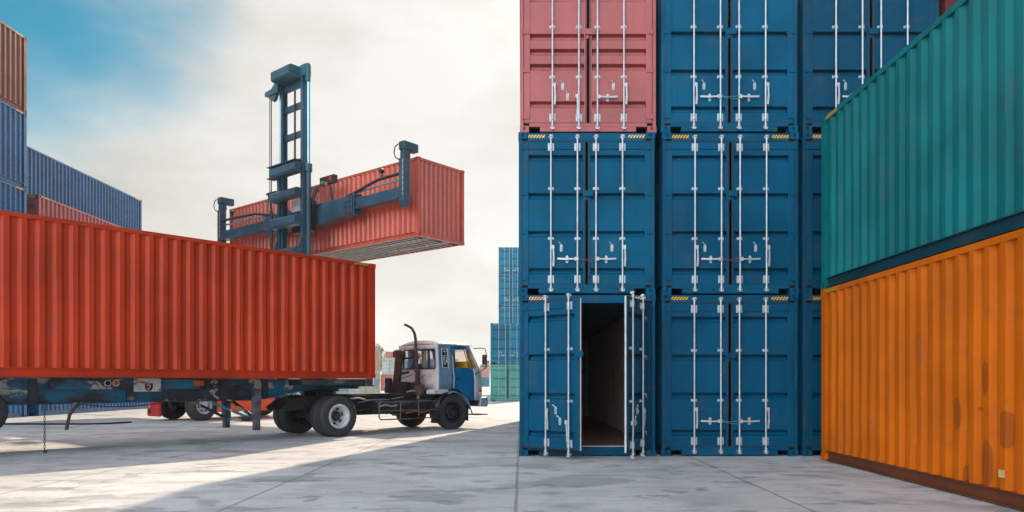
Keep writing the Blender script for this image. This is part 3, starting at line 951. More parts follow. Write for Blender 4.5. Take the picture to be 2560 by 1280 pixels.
for i, (x, y, c, z, lab) in enumerate(((-9.6, 223, 'far_blue', 0, 'far blue container on the ground right of the truck nose'),
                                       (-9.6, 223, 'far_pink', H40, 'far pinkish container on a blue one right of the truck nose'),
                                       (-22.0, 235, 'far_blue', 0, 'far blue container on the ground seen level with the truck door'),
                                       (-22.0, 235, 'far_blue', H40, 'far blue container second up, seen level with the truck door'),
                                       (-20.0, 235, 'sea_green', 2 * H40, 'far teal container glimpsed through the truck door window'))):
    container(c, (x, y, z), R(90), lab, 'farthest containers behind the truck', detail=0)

# ---- trees
def tree(loc, h, cr_, lab, leaf):
    t = empty('tree', loc)
    tag(t, lab, 'tree', 'trees at the far side of the yard')
    b = MB()
    b.tube([(0, 0, 0), (0.1, 0, h * 0.25), (0.0, 0.1, h * 0.5), (0.1, 0, h * 0.8)], [0.32, 0.26, 0.18, 0.06], 8)
    clumps = []
    for k in range(16):
        a = random.uniform(0, 6.28); e = random.uniform(0.42, 0.97)
        rr = cr_ * random.uniform(0.25, 0.95) * (1.25 - abs(e - 0.65) * 1.3)
        c = Vector((math.cos(a) * rr, math.sin(a) * rr, h * e))
        b.tube([(0, 0, h * (e * 0.55)), (c.x * 0.5, c.y * 0.5, h * (e * 0.82)), c], [0.12, 0.07, 0.02], 6)
        clumps.append((c, random.uniform(0.5, 1.1) * cr_ * 0.36))
    b.build('trunk', M['bark'], t, 40)
    f = MB()
    for c, r_ in clumps:
        for _ in range(150):
            v = Vector((random.gauss(0, 1), random.gauss(0, 1), random.gauss(0, 0.75))).normalized() * r_ * random.random() ** 0.45
            p = c + v
            u = Vector((random.gauss(0, 1), random.gauss(0, 1), random.gauss(0, 1))).normalized()
            w_ = u.orthogonal().normalized()
            s_ = random.uniform(0.10, 0.24)
            f.add([p - u * s_, p + w_ * s_ * 0.6, p + u * s_, p - w_ * s_ * 0.6], [(0, 1, 2, 3)])
    f.build('crown', M[leaf], t)
tree((-37.0, 200, 0), 11.6, 4.6, 'pale olive tree behind the distant red container left of the truck cab', 'leaf')
tree((-30.5, 212, 0), 10.2, 3.4, 'pale olive tree just behind the truck cab roof', 'leaf')
tree((-12.0, 250, 0), 9.4, 2.8, 'small green tree between the truck nose and the distant blue stack', 'leaf_green')

# ------------------------------------------------------------------ wheels
def tyre_mesh(r, w, n=96, lug=0.006):
    prof = [(r * 0.58, -w * 0.42), (r * 0.66, -w * 0.50), (r * 0.86, -w * 0.50), (r * 0.955, -w * 0.44), (r, -w * 0.36),
            (r, -w * 0.13), (r - 0.012, -w * 0.125), (r - 0.012, -w * 0.09), (r, -w * 0.085), (r, w * 0.085), (r - 0.012, w * 0.09), (r - 0.012, w * 0.125), (r, w * 0.13),
            (r, w * 0.36), (r * 0.955, w * 0.44), (r * 0.86, w * 0.50), (r * 0.66, w * 0.50), (r * 0.58, w * 0.42)]
    def rf(j, k, rr):
        if j in (3, 4, 5, 12, 13, 14): return rr - (lug if k % 3 == 0 else 0)
        if j in (8, 9): return rr - (lug if (k + 1) % 3 == 0 else 0)
        return rr
    return MB().lathe(prof, (0, 0, 0), (0, 1, 0), n, rf)
def rim_dish(r, w, side):
    """deep dished rim, open side toward side*y"""
    m_ = MB(); s_ = side
    m_.mat(0).lathe([(r * 0.60, s_ * w * 0.42), (r * 0.585, s_ * w * 0.49), (r * 0.50, s_ * w * 0.49), (r * 0.485, s_ * w * 0.40), (r * 0.46, s_ * w * 0.30),
                     (r * 0.45, -s_ * w * 0.10), (r * 0.40, -s_ * w * 0.22), (r * 0.27, -s_ * w * 0.16), (r * 0.25, -s_ * w * 0.12)], (0, 0, 0), (0, 1, 0), 40)
    m_.mat(1).lathe([(r * 0.26, -s_ * w * 0.16), (r * 0.25, -s_ * w * 0.10), (r * 0.19, -s_ * w * 0.06), (r * 0.16, s_ * w * 0.02), (0.0, s_ * w * 0.03)], (0, 0, 0), (0, 1, 0), 24)
    for k in range(6):
        a = R(60 * k + 15)
        c = Vector((math.cos(a) * r * 0.355, -s_ * w * 0.178, math.sin(a) * r * 0.355))
        u = Vector((math.cos(a), 0, math.sin(a))); v = Vector((-math.sin(a), 0, math.cos(a)))
        m_.mat(2).add([c + u * 0.028 * math.cos(t) + v * 0.05 * math.sin(t) + Vector((0, s_ * (0.006 - 0.2 * 0.02 * math.cos(t)), 0)) for t in [2 * math.pi * i / 12 for i in range(12)]], [tuple(range(12))])
    for k in range(8):
        a = R(45 * k)
        m_.mat(1).lathe([(0.016, 0), (0.016, 0.035), (0, 0.035)], (math.cos(a) * r * 0.225, -s_ * w * 0.09, math.sin(a) * r * 0.225), (0, s_, 0), 6)
    return m_
def rim_convex(r, w, side):
    m_ = MB(); s_ = side
    m_.mat(0).lathe([(r * 0.60, s_ * w * 0.42), (r * 0.585, s_ * w * 0.49), (r * 0.52, s_ * w * 0.47), (r * 0.49, s_ * w * 0.33), (r * 0.47, s_ * w * 0.22),
                     (r * 0.40, s_ * w * 0.32), (r * 0.33, s_ * w * 0.42), (r * 0.22, s_ * w * 0.44), (r * 0.20, s_ * w * 0.52), (r * 0.12, s_ * w * 0.58), (0, s_ * w * 0.58)], (0, 0, 0), (0, 1, 0), 40)
    for k in range(8):
        a = R(45 * k)
        m_.mat(1).lathe([(0.017, 0), (0.017, 0.04), (0, 0.04)], (math.cos(a) * r * 0.27, s_ * w * 0.43, math.sin(a) * r * 0.27), (0, s_, 0), 6)
        a += R(22.5)
        c = Vector((math.cos(a) * r * 0.40, s_ * (w * 0.32 + 0.004), math.sin(a) * r * 0.40))
        u = Vector((math.cos(a), 0, math.sin(a))); v = Vector((-math.sin(a), 0, math.cos(a)))
        m_.mat(2).add([c + u * 0.026 * math.cos(t) + v * 0.04 * math.sin(t) + Vector((0, -s_ * 0.022 * math.cos(t), 0)) for t in [2 * math.pi * i / 12 for i in range(12)]], [tuple(range(12))])
    return m_
def wheel(parent, loc, r, w, side, rim='dish', rim_mats=None, tyre='rubber', steer=0.0, dual=False):
    e = empty('wheel', loc, R(steer), parent)
    rm = rim_mats or [M['rim_white'], M['hub'], M['hole']]
    tyre_mesh(r, w).build('tyre', M[tyre], e, 50)
    (rim_dish if rim == 'dish' else rim_convex)(r, w, side).build('rim', rm, e, 40)
    if dual:
        o = tyre_mesh(r, w).build('tyre', M[tyre], e, 50); o.location = (0, -side * (w + 0.045), 0)
        o = rim_dish(r, w, -side).build('rim', [M['rim_black'], M['hub'], M['hole']], e, 40); o.location = (0, -side * (w + 0.045), 0)
    return e

# ------------------------------------------------------------------ truck tractor
TA = math.atan2(0.724, 0.69)
truck = empty('truck', (-5.25, 18.72, 0), TA)
tag(truck, 'old tractor truck with pale grey and blue cab hitched to the red container trailer', 'truck')
T = truck
RW = 0.50
wheel(T, (0, -1.06, RW), RW, 0.27, -1, 'dish', dual=True)
wheel(T, (0, 1.06, RW), RW, 0.27, 1, 'dish', dual=True)
wheel(T, (3.80, -0.90, RW - 0.005), RW, 0.26, -1, 'convex', [M['rim_black'], M['rim_black'], M['hole']], steer=-7)
wheel(T, (3.80, 0.90, RW - 0.005), RW, 0.26, 1, 'convex', [M['rim_black'], M['rim_black'], M['hole']], 'rubber_dusty', steer=-7)
b = MB()
def side_poly(b, poly, y0, y1): b.prism(poly, lambda u, v, d: (u, d, v), y0, y1)
for s_ in (-1, 1):
    y0, y1 = sorted((s_ * 0.36, s_ * 0.44))
    side_poly(b, [(-1.02, 0.62), (-1.08, 0.72), (-0.78, 0.92), (-0.4, 0.98), (4.75, 0.98), (4.75, 0.72), (-0.6, 0.66)], y0, y1)
for x in (-0.7, 0.55, 1.5, 2.5, 3.3, 4.6): b.box(x, x + 0.09, -0.36, 0.36, 0.74, 0.93)
b.build('chassis_frame', M['chassis_black'], T, bevel=0.008)
b = MB()
b.tube([(0, -0.75, RW), (0, 0.75, RW)], 0.085, 12)
b.lathe([(0.0, -0.2), (0.16, -0.16), (0.21, 0), (0.16, 0.16), (0, 0.2)], (0, 0, RW), (0, 1, 0), 16)
b.build('rear_axle', M['chassis_black'], T, 40)
MB().bar((3.80, -0.8, RW - 0.03), (3.80, 0.8, RW - 0.03), 0.11, 0.12).build('front_axle', M['chassis_black'], T, bevel=0.01)
for s_ in (-1, 1):
    b = MB()
    for k in range(6):
        hl = 0.62 - 0.085 * k
        z = RW + 0.12 + 0.022 * k
        b.box(-hl, hl, s_ * 0.47 - 0.04, s_ * 0.47 + 0.04, z, z + 0.019)
    b.box(-0.06, 0.06, s_ * 0.47 - 0.055, s_ * 0.47 + 0.055, RW + 0.06, RW + 0.27)
    b.build('leaf_spring', M['chassis_black'], T)
    b = MB()
    for k in range(5):
        hl = 0.58 - 0.09 * k
        z = RW + 0.09 + 0.016 * k
        b.box(3.8 - hl, 3.8 + hl, s_ * 0.40 - 0.035, s_ * 0.40 + 0.035, z, z + 0.014)
    b.build('leaf_spring', M['chassis_black'], T)
# fifth wheel and its ramp
b = MB()
b.prism([(-0.55, -0.42), (0.35, -0.42), (0.45, -0.2), (0.45, 0.2), (0.35, 0.42), (-0.55, 0.42), (-0.62, 0.12), (-0.1, 0.06), (-0.1, -0.06), (-0.62, -0.12)], lambda u, v, d: (u + 0.12, v, d), 1.10, 1.15)
b.box(-0.1, 0.35, -0.36, -0.26, 0.98, 1.10); b.box(-0.1, 0.35, 0.26, 0.36, 0.98, 1.10)
b.build('fifth_wheel', M['chassis_black'], T, bevel=0.006)
# walkway deck behind the cab, gearbox, tanks
b = MB()
b.box(0.7, 3.0, -0.40, 0.40, 0.985, 1.015)
b.build('deck_plate', M['rust'], T, bevel=0.004)
b = MB()
b.tube([(1.35, -0.72, 0.66), (2.45, -0.72, 0.66)], 0.17, 18)
b.tube([(2.52, -0.70, 0.70), (3.0, -0.70, 0.70)], 0.12, 14)
b.tube([(1.7, -0.72, 0.66), (1.73, -0.72, 0.66)], 0.18, 18); b.tube([(2.1, -0.72, 0.66), (2.13, -0.72, 0.66)], 0.18, 18)
b.build('air_tank', M['chassis_black'], T, 40)
b = MB(); b.box(1.3, 2.4, 0.5, 1.0, 0.42, 0.88)
b.build('fuel_tank', M['chassis_black'], T, bevel=0.06)
b = MB()
b.box(2.55, 3.55, -0.3, 0.3, 0.42, 1.02); b.box(1.9, 2.55, -0.2, 0.2, 0.50, 0.85)
b.tube([(1.9, 0, 0.66), (0.2, 0, 0.55)], 0.05, 10)
b.build('engine', M['chassis_black'], T, bevel=0.03)
b = MB()
for k in range(14):
    a = Vector((random.uniform(0.6, 3.0), random.uniform(-0.6, -0.3), random.uniform(0.75, 1.05)))
    c = a + Vector((random.uniform(0.3, 0.8), random.uniform(-0.15, 0.1), random.uniform(-0.2, 0.1)))
    b.tube([a, (a + c) / 2 + Vector((0, -0.05, -0.10)), c], 0.012, 6)
b.build('hose', M['seal'], T, 40)
for k, (p0, p1, r_) in enumerate((((1.0, -0.50, 0.80), (2.4, -0.52, 0.92), 0.014), ((1.35, -0.92, 0.70), (1.9, -0.93, 0.72), 0.022), ((0.75, -0.48, 0.90), (1.5, -0.5, 0.86), 0.02), ((2.2, -0.94, 0.50), (3.0, -0.9, 0.55), 0.016), ((2.5, -0.55, 1.06), (3.05, -0.60, 1.08), 0.02))):  # bright pipes added to stand in for glints on the dark chassis
    b = MB(); p0, p1 = Vector(p0), Vector(p1)
    b.tube([p0, p0.lerp(p1, 0.35) + Vector((0, -0.02, 0.03)), p0.lerp(p1, 0.7) + Vector((0, 0.01, -0.02)), p1], r_, 8)
    b.build('glint_pipe', M['steel' if k != 3 else 'amber'], T, 50)
# clutter behind the cab (compressor, brackets, pipes)
b = MB()
b.mat(0).box(2.62, 2.98, 0.08, 0.62, 1.02, 1.20); b.box(2.85, 2.95, -0.62, 0.62, 1.02, 1.32)
b.box(2.6, 2.75, -0.2, 0.05, 1.02, 1.34); b.box(2.55, 2.66, 0.3, 0.5, 1.02, 1.44)
b.mat(1).tube([(2.9, -0.62, 0.98), (2.9, -0.62, 1.26)], 0.13, 16)
b.mat(1).tube([(2.72, 0.2, 1.25), (2.9, -0.1, 1.30), (3.05, -0.5, 1.20)], 0.045, 10)
b.mat(0).tube([(2.7, -0.1, 1.1), (3.15, -0.55, 1.52)], 0.010, 6); b.tube([(2.7, 0.5, 1.3), (3.0, -0.25, 1.55)], 0.010, 6)
b.mat(2).box(2.95, 3.0, -0.50, -0.42, 0.86, 1.18)
b.build('engine_bracket', [M['chassis_black'], M['rust'], M['cab_grey']], T, 40, bevel=0.01)
# exhaust stack
b = MB()
ex = [(2.75, -0.55, 1.02), (2.95, -0.42, 1.16), (3.05, -0.32, 1.36), (3.07, -0.30, 1.62), (3.06, -0.27, 2.1), (3.05, -0.25, 2.55), (3.03, -0.23, 2.70), (2.98, -0.17, 2.84), (2.90, -0.06, 2.92), (2.85, 0.0, 2.945)]
b.tube(ex, [0.065, 0.065, 0.062, 0.056, 0.048, 0.042, 0.04, 0.038, 0.036, 0.034], 14)
b.tube([(3.07, -0.30, 1.6), (3.07, -0.30, 1.66)], 0.085, 14); b.tube([(3.06, -0.28, 2.0), (3.06, -0.28, 2.05)], 0.075, 14)
b.build('exhaust_pipe', M['rust'], T, 50)
b = MB()
b.bar((3.03, -0.28, 2.02), (3.12, 0.42, 2.0), 0.03, 0.05); b.bar((3.06, 0.30, 1.70), (3.06, 0.30, 2.14), 0.03, 0.03)
b.build('pipe_bracket', M['chassis_black'], T)
b = MB(); b.box(3.02, 3.07, -0.42, -0.36, 1.0, 1.62)
b.build('pipe_bracket', M['chassis_black'], T)
# air intake
b = MB()
b.tube([(2.95, 0.50, 1.25), (2.98, 0.47, 1.60), (3.0, 0.43, 2.08)], [0.11, 0.115, 0.12], 16)
b.tube([(2.98, 0.47, 1.55), (3.2, 0.40, 1.60), (3.3, 0.38, 1.62)], 0.035, 8)
b.lathe([(0.10, 0.0), (0.185, 0.0), (0.185, 0.10), (0.17, 0.17), (0.12, 0.205), (0, 0.215)], (3.0, 0.43, 2.04), (0, 0, 1), 20)
b.build('air_intake', M['rust'], T, 45)
# side guard frame
b = MB()
gx0, gx1, gy = 1.27, 3.28, -1.02
b.tube([(gx0 + 0.06, gy, 0.82), (gx1 - 0.06, gy, 0.82), (gx1, gy, 0.76), (gx1, gy, 0.42), (gx1 - 0.06, gy, 0.36), (gx0 + 0.06, gy, 0.36), (gx0, gy, 0.42), (gx0, gy, 0.76), (gx0 + 0.06, gy, 0.82)], 0.018, 8)
b.tube([(gx0, gy, 0.58), (gx1, gy, 0.58)], 0.013, 8)
for x in (1.95, 2.55): b.tube([(x, gy, 0.36), (x, gy, 0.82)], 0.014, 8)
for x in (1.5, 2.9): b.tube([(x, gy, 0.82), (x, -0.44, 0.84)], 0.018, 8)
b.build('side_guard', M['leg_grey'], T, 50)
b = MB(); b.prism([(2.95, 0.62), (3.28, 0.60), (3.26, 0.18), (3.0, 0.20)], lambda u, v, d: (3.17 + 0.05 * (0.6 - v), -1.10 + (u - 2.95) * 0.9, v), 0, 0)
mb = MB()
for k in range(9): mb.box(3.16, 3.21, -1.08, -0.78, 0.20 + k * 0.048, 0.20 + k * 0.048 + 0.030)
mb.box(3.165, 3.20, -1.06, -0.80, 0.20, 0.64)
mb.build('mud_flap', M['seal'], T)
mb = MB(); mb.prism([(-1.06, 0.70), (-0.78, 0.70), (-0.80, 0.24), (-1.0, 0.22)], lambda u, v, d: (d + 0.10 * (0.7 - v), u, v), 4.30, 4.32)
mb.build('mud_flap', M['seal'], T)
# mudguard arcs over front wheels
for s_ in (-1, 1):
    b = MB()
    def arc(i, j, s_=s_):
        a = R(112 - i * 6.6)
        rr = 0.56
        y = 0.70 + 0.36 * j / 3
        return (3.80 + math.cos(a) * (rr + 0.06), s_ * y, min(RW + math.sin(a) * (rr + 0.02), 1.115) - (0.04 if j == 3 else 0.0))
    b.grid(16, 3, arc)
    b.build('mudguard', M['cab_steel'] if s_ < 0 else M['cab_grey'], T, 40, solid=0.012)
    b = MB()
    b.prism([(3.05, 1.0), (3.05, 1.10), (3.10, 1.125), (3.575, 1.125), (3.575, 1.07), (3.34, 1.0)], lambda u, v, d: (u, d, v), *sorted((s_ * 0.72, s_ * 1.055)))
    b.build('fender_block', M['cab_grey'], T, bevel=0.015)
    b = MB()
    b.grid(8, 1, lambda i, j: (3.80 + math.cos(R(196 - i * 10.5)) * 0.62, s_ * (0.70 + 0.34 * j), RW + math.sin(R(196 - i * 10.5)) * 0.58))
    b.build('wheel_liner', M['chassis_black'], T, 40, solid=0.010)
    b = MB()
    y0, y1 = sorted((s_ * 0.66, s_ * 0.70))
    side_poly(b, [(3.02, 0.62), (3.02, 1.10), (4.4, 1.10), (4.4, 0.80)] + [(3.8 + 0.56 * math.cos(R(a)), RW + 0.56 * math.sin(R(a))) for a in range(30, 171, 15)], y0, y1)
    b.build('inner_arch', M['chassis_black'], T)
# ---- cab shell
CX0, CW = 3.33, 0.90
def zb(x):
    if x < 3.80: return 1.13
    return max(0.80, RW + math.sqrt(max(0.0, 0.655 ** 2 - (x - 3.80) ** 2)))
def slant(x, z):
    if z > 1.55 and x > 4.2: return x - (z - 1.55) / 0.82 * 0.46 * ((x - 4.2) / 0.78) ** 1.0
    return x
def yw(z):   # tumblehome
    return CW + 0.02 - max(0, z - 1.6) * 0.07
def side_grid(xs, zs, sgn, name, mat, holes=(), solid=0.03):
    b = MB()
    def fn(i, j):
        x, z = xs[i], zs[j]
        if j < len(zs) and z < 1.6:
            z0 = zb(x); k = (z - 1.13) / (1.66 - 1.13) if zs[0] <= 1.13 else 0
            z = z0 + (1.66 - z0) * k
        return (slant(x, z), sgn * (yw(z) - 0.05 * max(0, (x - 4.8) / 0.18) ** 2), z)
    b.grid(len(xs) - 1, len(zs) - 1, fn, skip=lambda i, j: (i, j) in holes)
    return b.build(name, mat, T, 30, solid=solid)
ZS = [1.13, 1.30, 1.48, 1.66, 1.72, 2.0, 2.28, 2.345, 2.38]
for sgn in (-1, 1):
    side_grid([3.33, 3.36, 3.45, 3.57, 3.69, 3.76, 3.85], ZS, sgn, 'side_panel', M['cab_steel'] if sgn < 0 else M['cab_grey'], {(2, 4), (3, 4), (2, 5), (3, 5)})
    dr = side_grid([3.86, 3.93, 4.1, 4.25, 4.4, 4.52, 4.62, 4.66], ZS, sgn, 'door', M['cab_blue'], {(i, j) for i in range(1, 6) for j in (4, 5)})
    side_grid([4.668, 4.72, 4.80, 4.90, 4.96, 4.98], ZS, sgn, 'corner_panel', M['cab_grey'], {(i, j) for i in range(0, 3) for j in (4, 5)})
    b = MB(); b.box(3.95, 4.06, sgn * 0.945 - 0.012, sgn * 0.945 + 0.012, 1.40, 1.43)
    b.build('handle', M['seal'], dr, bevel=0.006)
    b = MB(); b.tube([(3.86, sgn * 0.955, 1.16), (3.87, sgn * 0.955, 1.5), (3.845, sgn * 0.945, 1.62), (3.84, sgn * 0.925, 2.05), (3.80, sgn * 0.915, 2.08)], 0.013, 8)
    b.build('grab_rail', M['rim_white'], T, 50)
    for z in (1.30, 1.475):
        for xa, xb, pr, m_ in ((3.37, 3.845, T, 'cab_steel' if sgn < 0 else 'cab_grey'), (3.90 if z > 1.4 else 4.0, 4.64, dr, 'cab_blue'), (4.69, 4.90, T, 'cab_grey')):
            b = MB(); b.box(xa, xb, *sorted((sgn * (yw(z) + 0.008), sgn * (yw(z) + 0.022))), z - 0.007, z + 0.007)
            b.build('swage_line', M[m_], pr, bevel=0.003)
    b = MB(); b.box(3.848, 3.862, *sorted((sgn * 0.900, sgn * 0.936)), 1.12, 1.66)
    b.build('door_gap', M['seal'], T)
    # side glass
    b = MB(); y = sgn * (yw(2.0) - 0.004)
    b.add([(3.45, y, 1.72), (3.69, y, 1.72), (3.69, y - sgn * 0.02, 2.28), (3.45, y - sgn * 0.02, 2.28)], [(0, 1, 2, 3)])
    b.build('quarter_glass', M['film'] if sgn < 0 else M['glass'], T)
    loop = MB()
    ys = sgn * (yw(2.0) + 0.012)
    pts = [(3.46, 1.735), (3.68, 1.735), (3.68, 2.27), (3.46, 2.27), (3.46, 1.735)]
    loop.tube([(x, sgn * (yw(z) + 0.014), z) for x, z in pts], 0.014, 6)
    loop.build('window_seal', M['cab_grey'], T)
    loop = MB()
    pts = [(3.94, 1.73), (4.52, 1.73), (4.38, 2.27), (3.94, 2.27), (3.94, 1.73)]
    loop.tube([(x, sgn * (yw(z) + 0.012), z) for x, z in [(slant(a, c) if a < 4.4 else a - (0.06 if c < 2 else 0.0), c) for a, c in pts]], 0.012, 6)
    loop.build('window_seal', M['seal'], T)
# rear wall
b = MB()
ys_ = [-0.92, -0.90, -0.80, -0.40, 0.0, 0.40, 0.80, 0.90, 0.92]
zs_ = [1.08, 1.30, 1.50, 1.70, 1.98, 2.25, 2.32, 2.38]
b.grid(8, 7, lambda i, j: (3.33 - (0.0 if 0 < i < 8 else -0.02), ys_[i] * (yw(zs_[j]) / 0.92), zs_[j]), skip=lambda i, j: 2 <= i <= 5 and j in (3, 4))
b.build('rear_wall', M['cab_grey'], T, 30, solid=0.03)
b = MB()
for y in (-0.62, -0.52, -0.42, 0.30, 0.40, 0.50):
    b = MB(); b.tube([(3.305, y, 1.24), (3.298, y, 1.30), (3.298, y, 1.40), (3.305, y, 1.46)], [0.008, 0.022, 0.022, 0.008], 8)
    b.build('pressed_rib', M['cab_grey'], T, 50)
b = MB()
pts = [(-0.76, 1.71), (0.76, 1.71), (0.795, 1.75), (0.78, 2.20), (0.74, 2.245), (-0.74, 2.245), (-0.78, 2.20), (-0.795, 1.75), (-0.76, 1.71)]
b.tube([(3.312, y, z) for y, z in pts], 0.020, 8)
b.build('window_seal', M['seal'], T, 50)
b = MB(); b.add([(3.325, -0.80, 1.70), (3.325, 0.80, 1.70), (3.325, 0.79, 2.25), (3.325, -0.79, 2.25)], [(0, 1, 2, 3)])
b.build('rear_glass', M['glass'], T)
# front
b = MB()
fz = [0.80, 1.0, 1.3, 1.55, 1.62, 1.95, 2.28, 2.38]
b.grid(8, 7, lambda i, j: (slant(4.98, fz[j]) + 0.05 * (1 - (abs(i - 4) / 4) ** 2), -0.90 + 1.8 * i / 8 if fz[j] < 1.7 else (-1 + 2 * i / 8) * (yw(fz[j]) - 0.02), fz[j]), skip=lambda i, j: 1 <= i <= 6 and j in (4, 5))
b.build('front_panel', M['cab_grey'], T, 30, solid=0.03)
b = MB()
b.grid(6, 1, lambda i, j: (slant(4.98, (1.62, 2.28)[j]) + 0.05 * (1 - (abs(i + 1 - 4) / 4) ** 2), (-1 + 2 * (i + 1) / 8) * 0.88, (1.62, 2.28)[j]))
b.build('windscreen', M['glass'], T, 60)
b = MB(); b.box(5.0, 5.05, -0.75, 0.75, 1.02, 1.42)
for k in range(5): b.box(5.05, 5.062, -0.72, 0.72, 1.06 + k * 0.07, 1.09 + k * 0.07)
b.build('grille', M['cab_inner'], T, bevel=0.005)
# roof
b = MB()
def roof(i, j):
    u = i / 12; t = -1 + 2 * j / 12
    x = 3.315 + u * (4.62 - 3.315)
    e = 1 - abs(t) ** 3.2
    zr = 2.375 + 0.135 * e * min(1, (u * 6) ** 0.6 + 0.25) * (1 - 0.55 * max(0, (u - 0.6) / 0.4) ** 2)
    if i % 2 == 1 and 0 < i < 12 and abs(t) < 0.95: zr += 0.010
    y = t * (yw(2.38) + 0.012)
    return (x, y, zr)
b.grid(12, 12, roof)
b.build('roof', M['cab_grey'], T, 40, solid=0.02)
b = MB()
for s_ in (-1, 1):
    b.bar((3.32, s_ * 0.885, 2.375), (4.60, s_ * 0.885, 2.375), 0.03, 0.022)
    for k in range(5): b.box(3.45 + k * 0.24, 3.47 + k * 0.24, s_ * 0.885 - 0.02, s_ * 0.885 + 0.02, 2.37, 2.42)
b.build('rain_gutter', M['cab_grey'], T)
# interior
b = MB()
b.mat(0).box(3.36, 4.9, -0.86, 0.86, 1.06, 1.10)
b.mat(1).box(4.45, 4.80, -0.84, 0.84, 1.42, 1.93)
b.build('dashboard', [M['cab_inner'], M['yellow']], T, bevel=0.03)
for y in (-0.45, 0.40):
    b = MB()
    b.box(3.62, 4.1, y - 0.25, y + 0.25, 1.14, 1.38); b.box(3.56, 3.68, y - 0.25, y + 0.25, 1.38, 1.86)
    b.build('seat', M['cab_inner'], T, bevel=0.04)
b = MB(); b.lathe([(0.21 + 0.015 * math.cos(t), 0.015 * math.sin(t)) for t in [2 * math.pi * i / 8 for i in range(9)]], (4.30, -0.40, 1.62), (-0.8, 0, 0.6), 24)
b.tube([(4.30, -0.40, 1.62), (4.5, -0.40, 1.45)], 0.02, 8); b.bar((4.30, -0.60, 1.62), (4.30, -0.20, 1.62), 0.03, 0.02)
b.build('steering_wheel', M['seal'], T, 50)
def drape(y0, y1, m_, x=3.42, z0=1.66, z1=2.30):
    b = MB()
    b.grid(10, 1, lambda i, j: (x + 0.02 * math.sin(i * 1.7), y0 + (y1 - y0) * i / 10 + 0.04 * j, z0 + (z1 - z0) * j))
    b.build('curtain', M[m_], T, 40, solid=0.006)
drape(-0.08, -0.32, 'yellow'); drape(-0.34, -0.46, 'drape_blue'); drape(-0.47, -0.74, 'drape_flange_white', z1=1.98); drape(-0.5, -0.78, 'drape_blue', x=3.48, z0=1.95)
b = MB()   # yellow pillar curtain at the windscreen
b.grid(6, 1, lambda i, j: (slant(4.90 - 0.045 * i, (1.58, 2.24)[j]) - 0.02, -0.83 + 0.01 * math.sin(i * 2), (1.58, 2.24)[j]))
b.build('curtain', M['yellow'], T, 40, solid=0.008)
# mirror
b = MB()
b.tube([(4.66, -0.90, 2.30), (4.72, -1.14, 2.31), (4.84, -1.20, 2.29), (4.90, -1.20, 2.10), (4.88, -1.20, 1.75), (4.80, -1.10, 1.66), (4.70, -0.93, 1.56)], 0.013, 8)
b.tube([(4.88, -1.20, 2.0), (4.80, -1.18, 2.02)], 0.010, 6)
b.build('mirror_arm', M['seal'], T, 50)
b = MB(); b.box(4.78, 4.84, -1.27, -1.12, 1.84, 2.12)
b.build('mirror', M['chassis_black'], T, bevel=0.025)
# lamps, bumper, step
b = MB(); b.box(4.86, 4.965, -0.935, -0.865, 1.04, 1.12)
b.build('turn_signal', M['amber'], T, bevel=0.008)
b = MB(); b.box(4.86, 4.965, -0.932, -0.86, 0.96, 1.03)
b.build('marker_lamp', M['white_plastic'], T, bevel=0.006)
for s_ in (-1, 1):
    b = MB(); b.lathe([(0.0, 0.03), (0.09, 0.02), (0.10, 0.0), (0.10, -0.04)], (5.07, s_ * 0.62, 0.92), (1, 0, 0), 20)
    b.build('headlight', M['white_plastic'], T, 40)
b = MB()
b.prism([(4.86, 0.62), (5.14, 0.60), (5.17, 0.66), (5.17, 0.84), (5.12, 0.89), (4.90, 0.89)], lambda u, v, d: (u, d, v), -0.98, 0.98)
b.build('bumper', M['chrome'], T, bevel=0.02)
b = MB(); b.box(4.45, 4.86, -0.90, -0.5, 0.66, 0.80); b.box(4.5, 4.95, -1.20, -0.7, 0.38, 0.41)
b.tube([(4.75, -0.75, 0.40), (4.75, -0.6, 0.70)], 0.02, 6)
b.build('step', M['chassis_black'], T, bevel=0.006)

# ------------------------------------------------------------------ container trailer
TRA = math.atan2(0.745, 0.667)
OT = Vector((-4.64, 19.40, 0))
trailer = empty('container_trailer', OT, TRA)
tag(trailer, 'rusty blue skeletal trailer carrying the red container', 'trailer')
TR = trailer
ZD = 1.405
prof_top = ZD - 0.012
for s_ in (-1, 1):
    b = MB()
    y0, y1 = sorted((s_ * 0.46, s_ * 0.475))
    lo = [(-12.0, 0.93), (-2.75, 0.93), (-2.45, 0.97), (-1.35, 1.17), (-0.9, 1.20), (0.12, 1.20)]
    side_poly(b, lo + [(0.12, prof_top), (-12.0, prof_top)], y0, y1)
    y0, y1 = sorted((s_ * 0.40, s_ * 0.56))
    for (xa, za), (xb, zb_) in zip(lo[:-1], lo[1:]):
        b.add([(xa, y0, za), (xb, y0, zb_), (xb, y1, zb_), (xa, y1, za), (xa, y0, za - 0.022), (xb, y0, zb_ - 0.022), (xb, y1, zb_ - 0.022), (xa, y1, za - 0.022)],
              [(0, 1, 2, 3), (4, 5, 6, 7), (0, 1, 5, 4), (3, 2, 6, 7), (0, 3, 7, 4), (1, 2, 6, 5)])
    y0, y1 = sorted((s_ * 0.40, s_ * 0.555))
    b.box(-11.98, 0.11, y0, y1, prof_top + 0.001, ZD - 0.002)
    b.build('main_beam', M['chassis_blue'], TR)
    for x in (-8.9, -7.25, -5.55, -3.6, -2.6, -1.0):
        b = MB()
        y0, y1 = sorted((s_ * 0.476, s_ * 0.553))
        b.box(x, x + 0.13, y0, y1, 0.935 if x < -3 else (1.0 if x < -2 else 1.205), prof_top - 0.002)
        b.build('stiffener', M['chassis_worn'], TR)
b = MB()
for x in (-11.6, -9.5, -8.0, -6.4, -4.7, -3.0, -1.6, -0.2): b.box(x, x + 0.10, -0.458, 0.458, 1.22, 1.36)
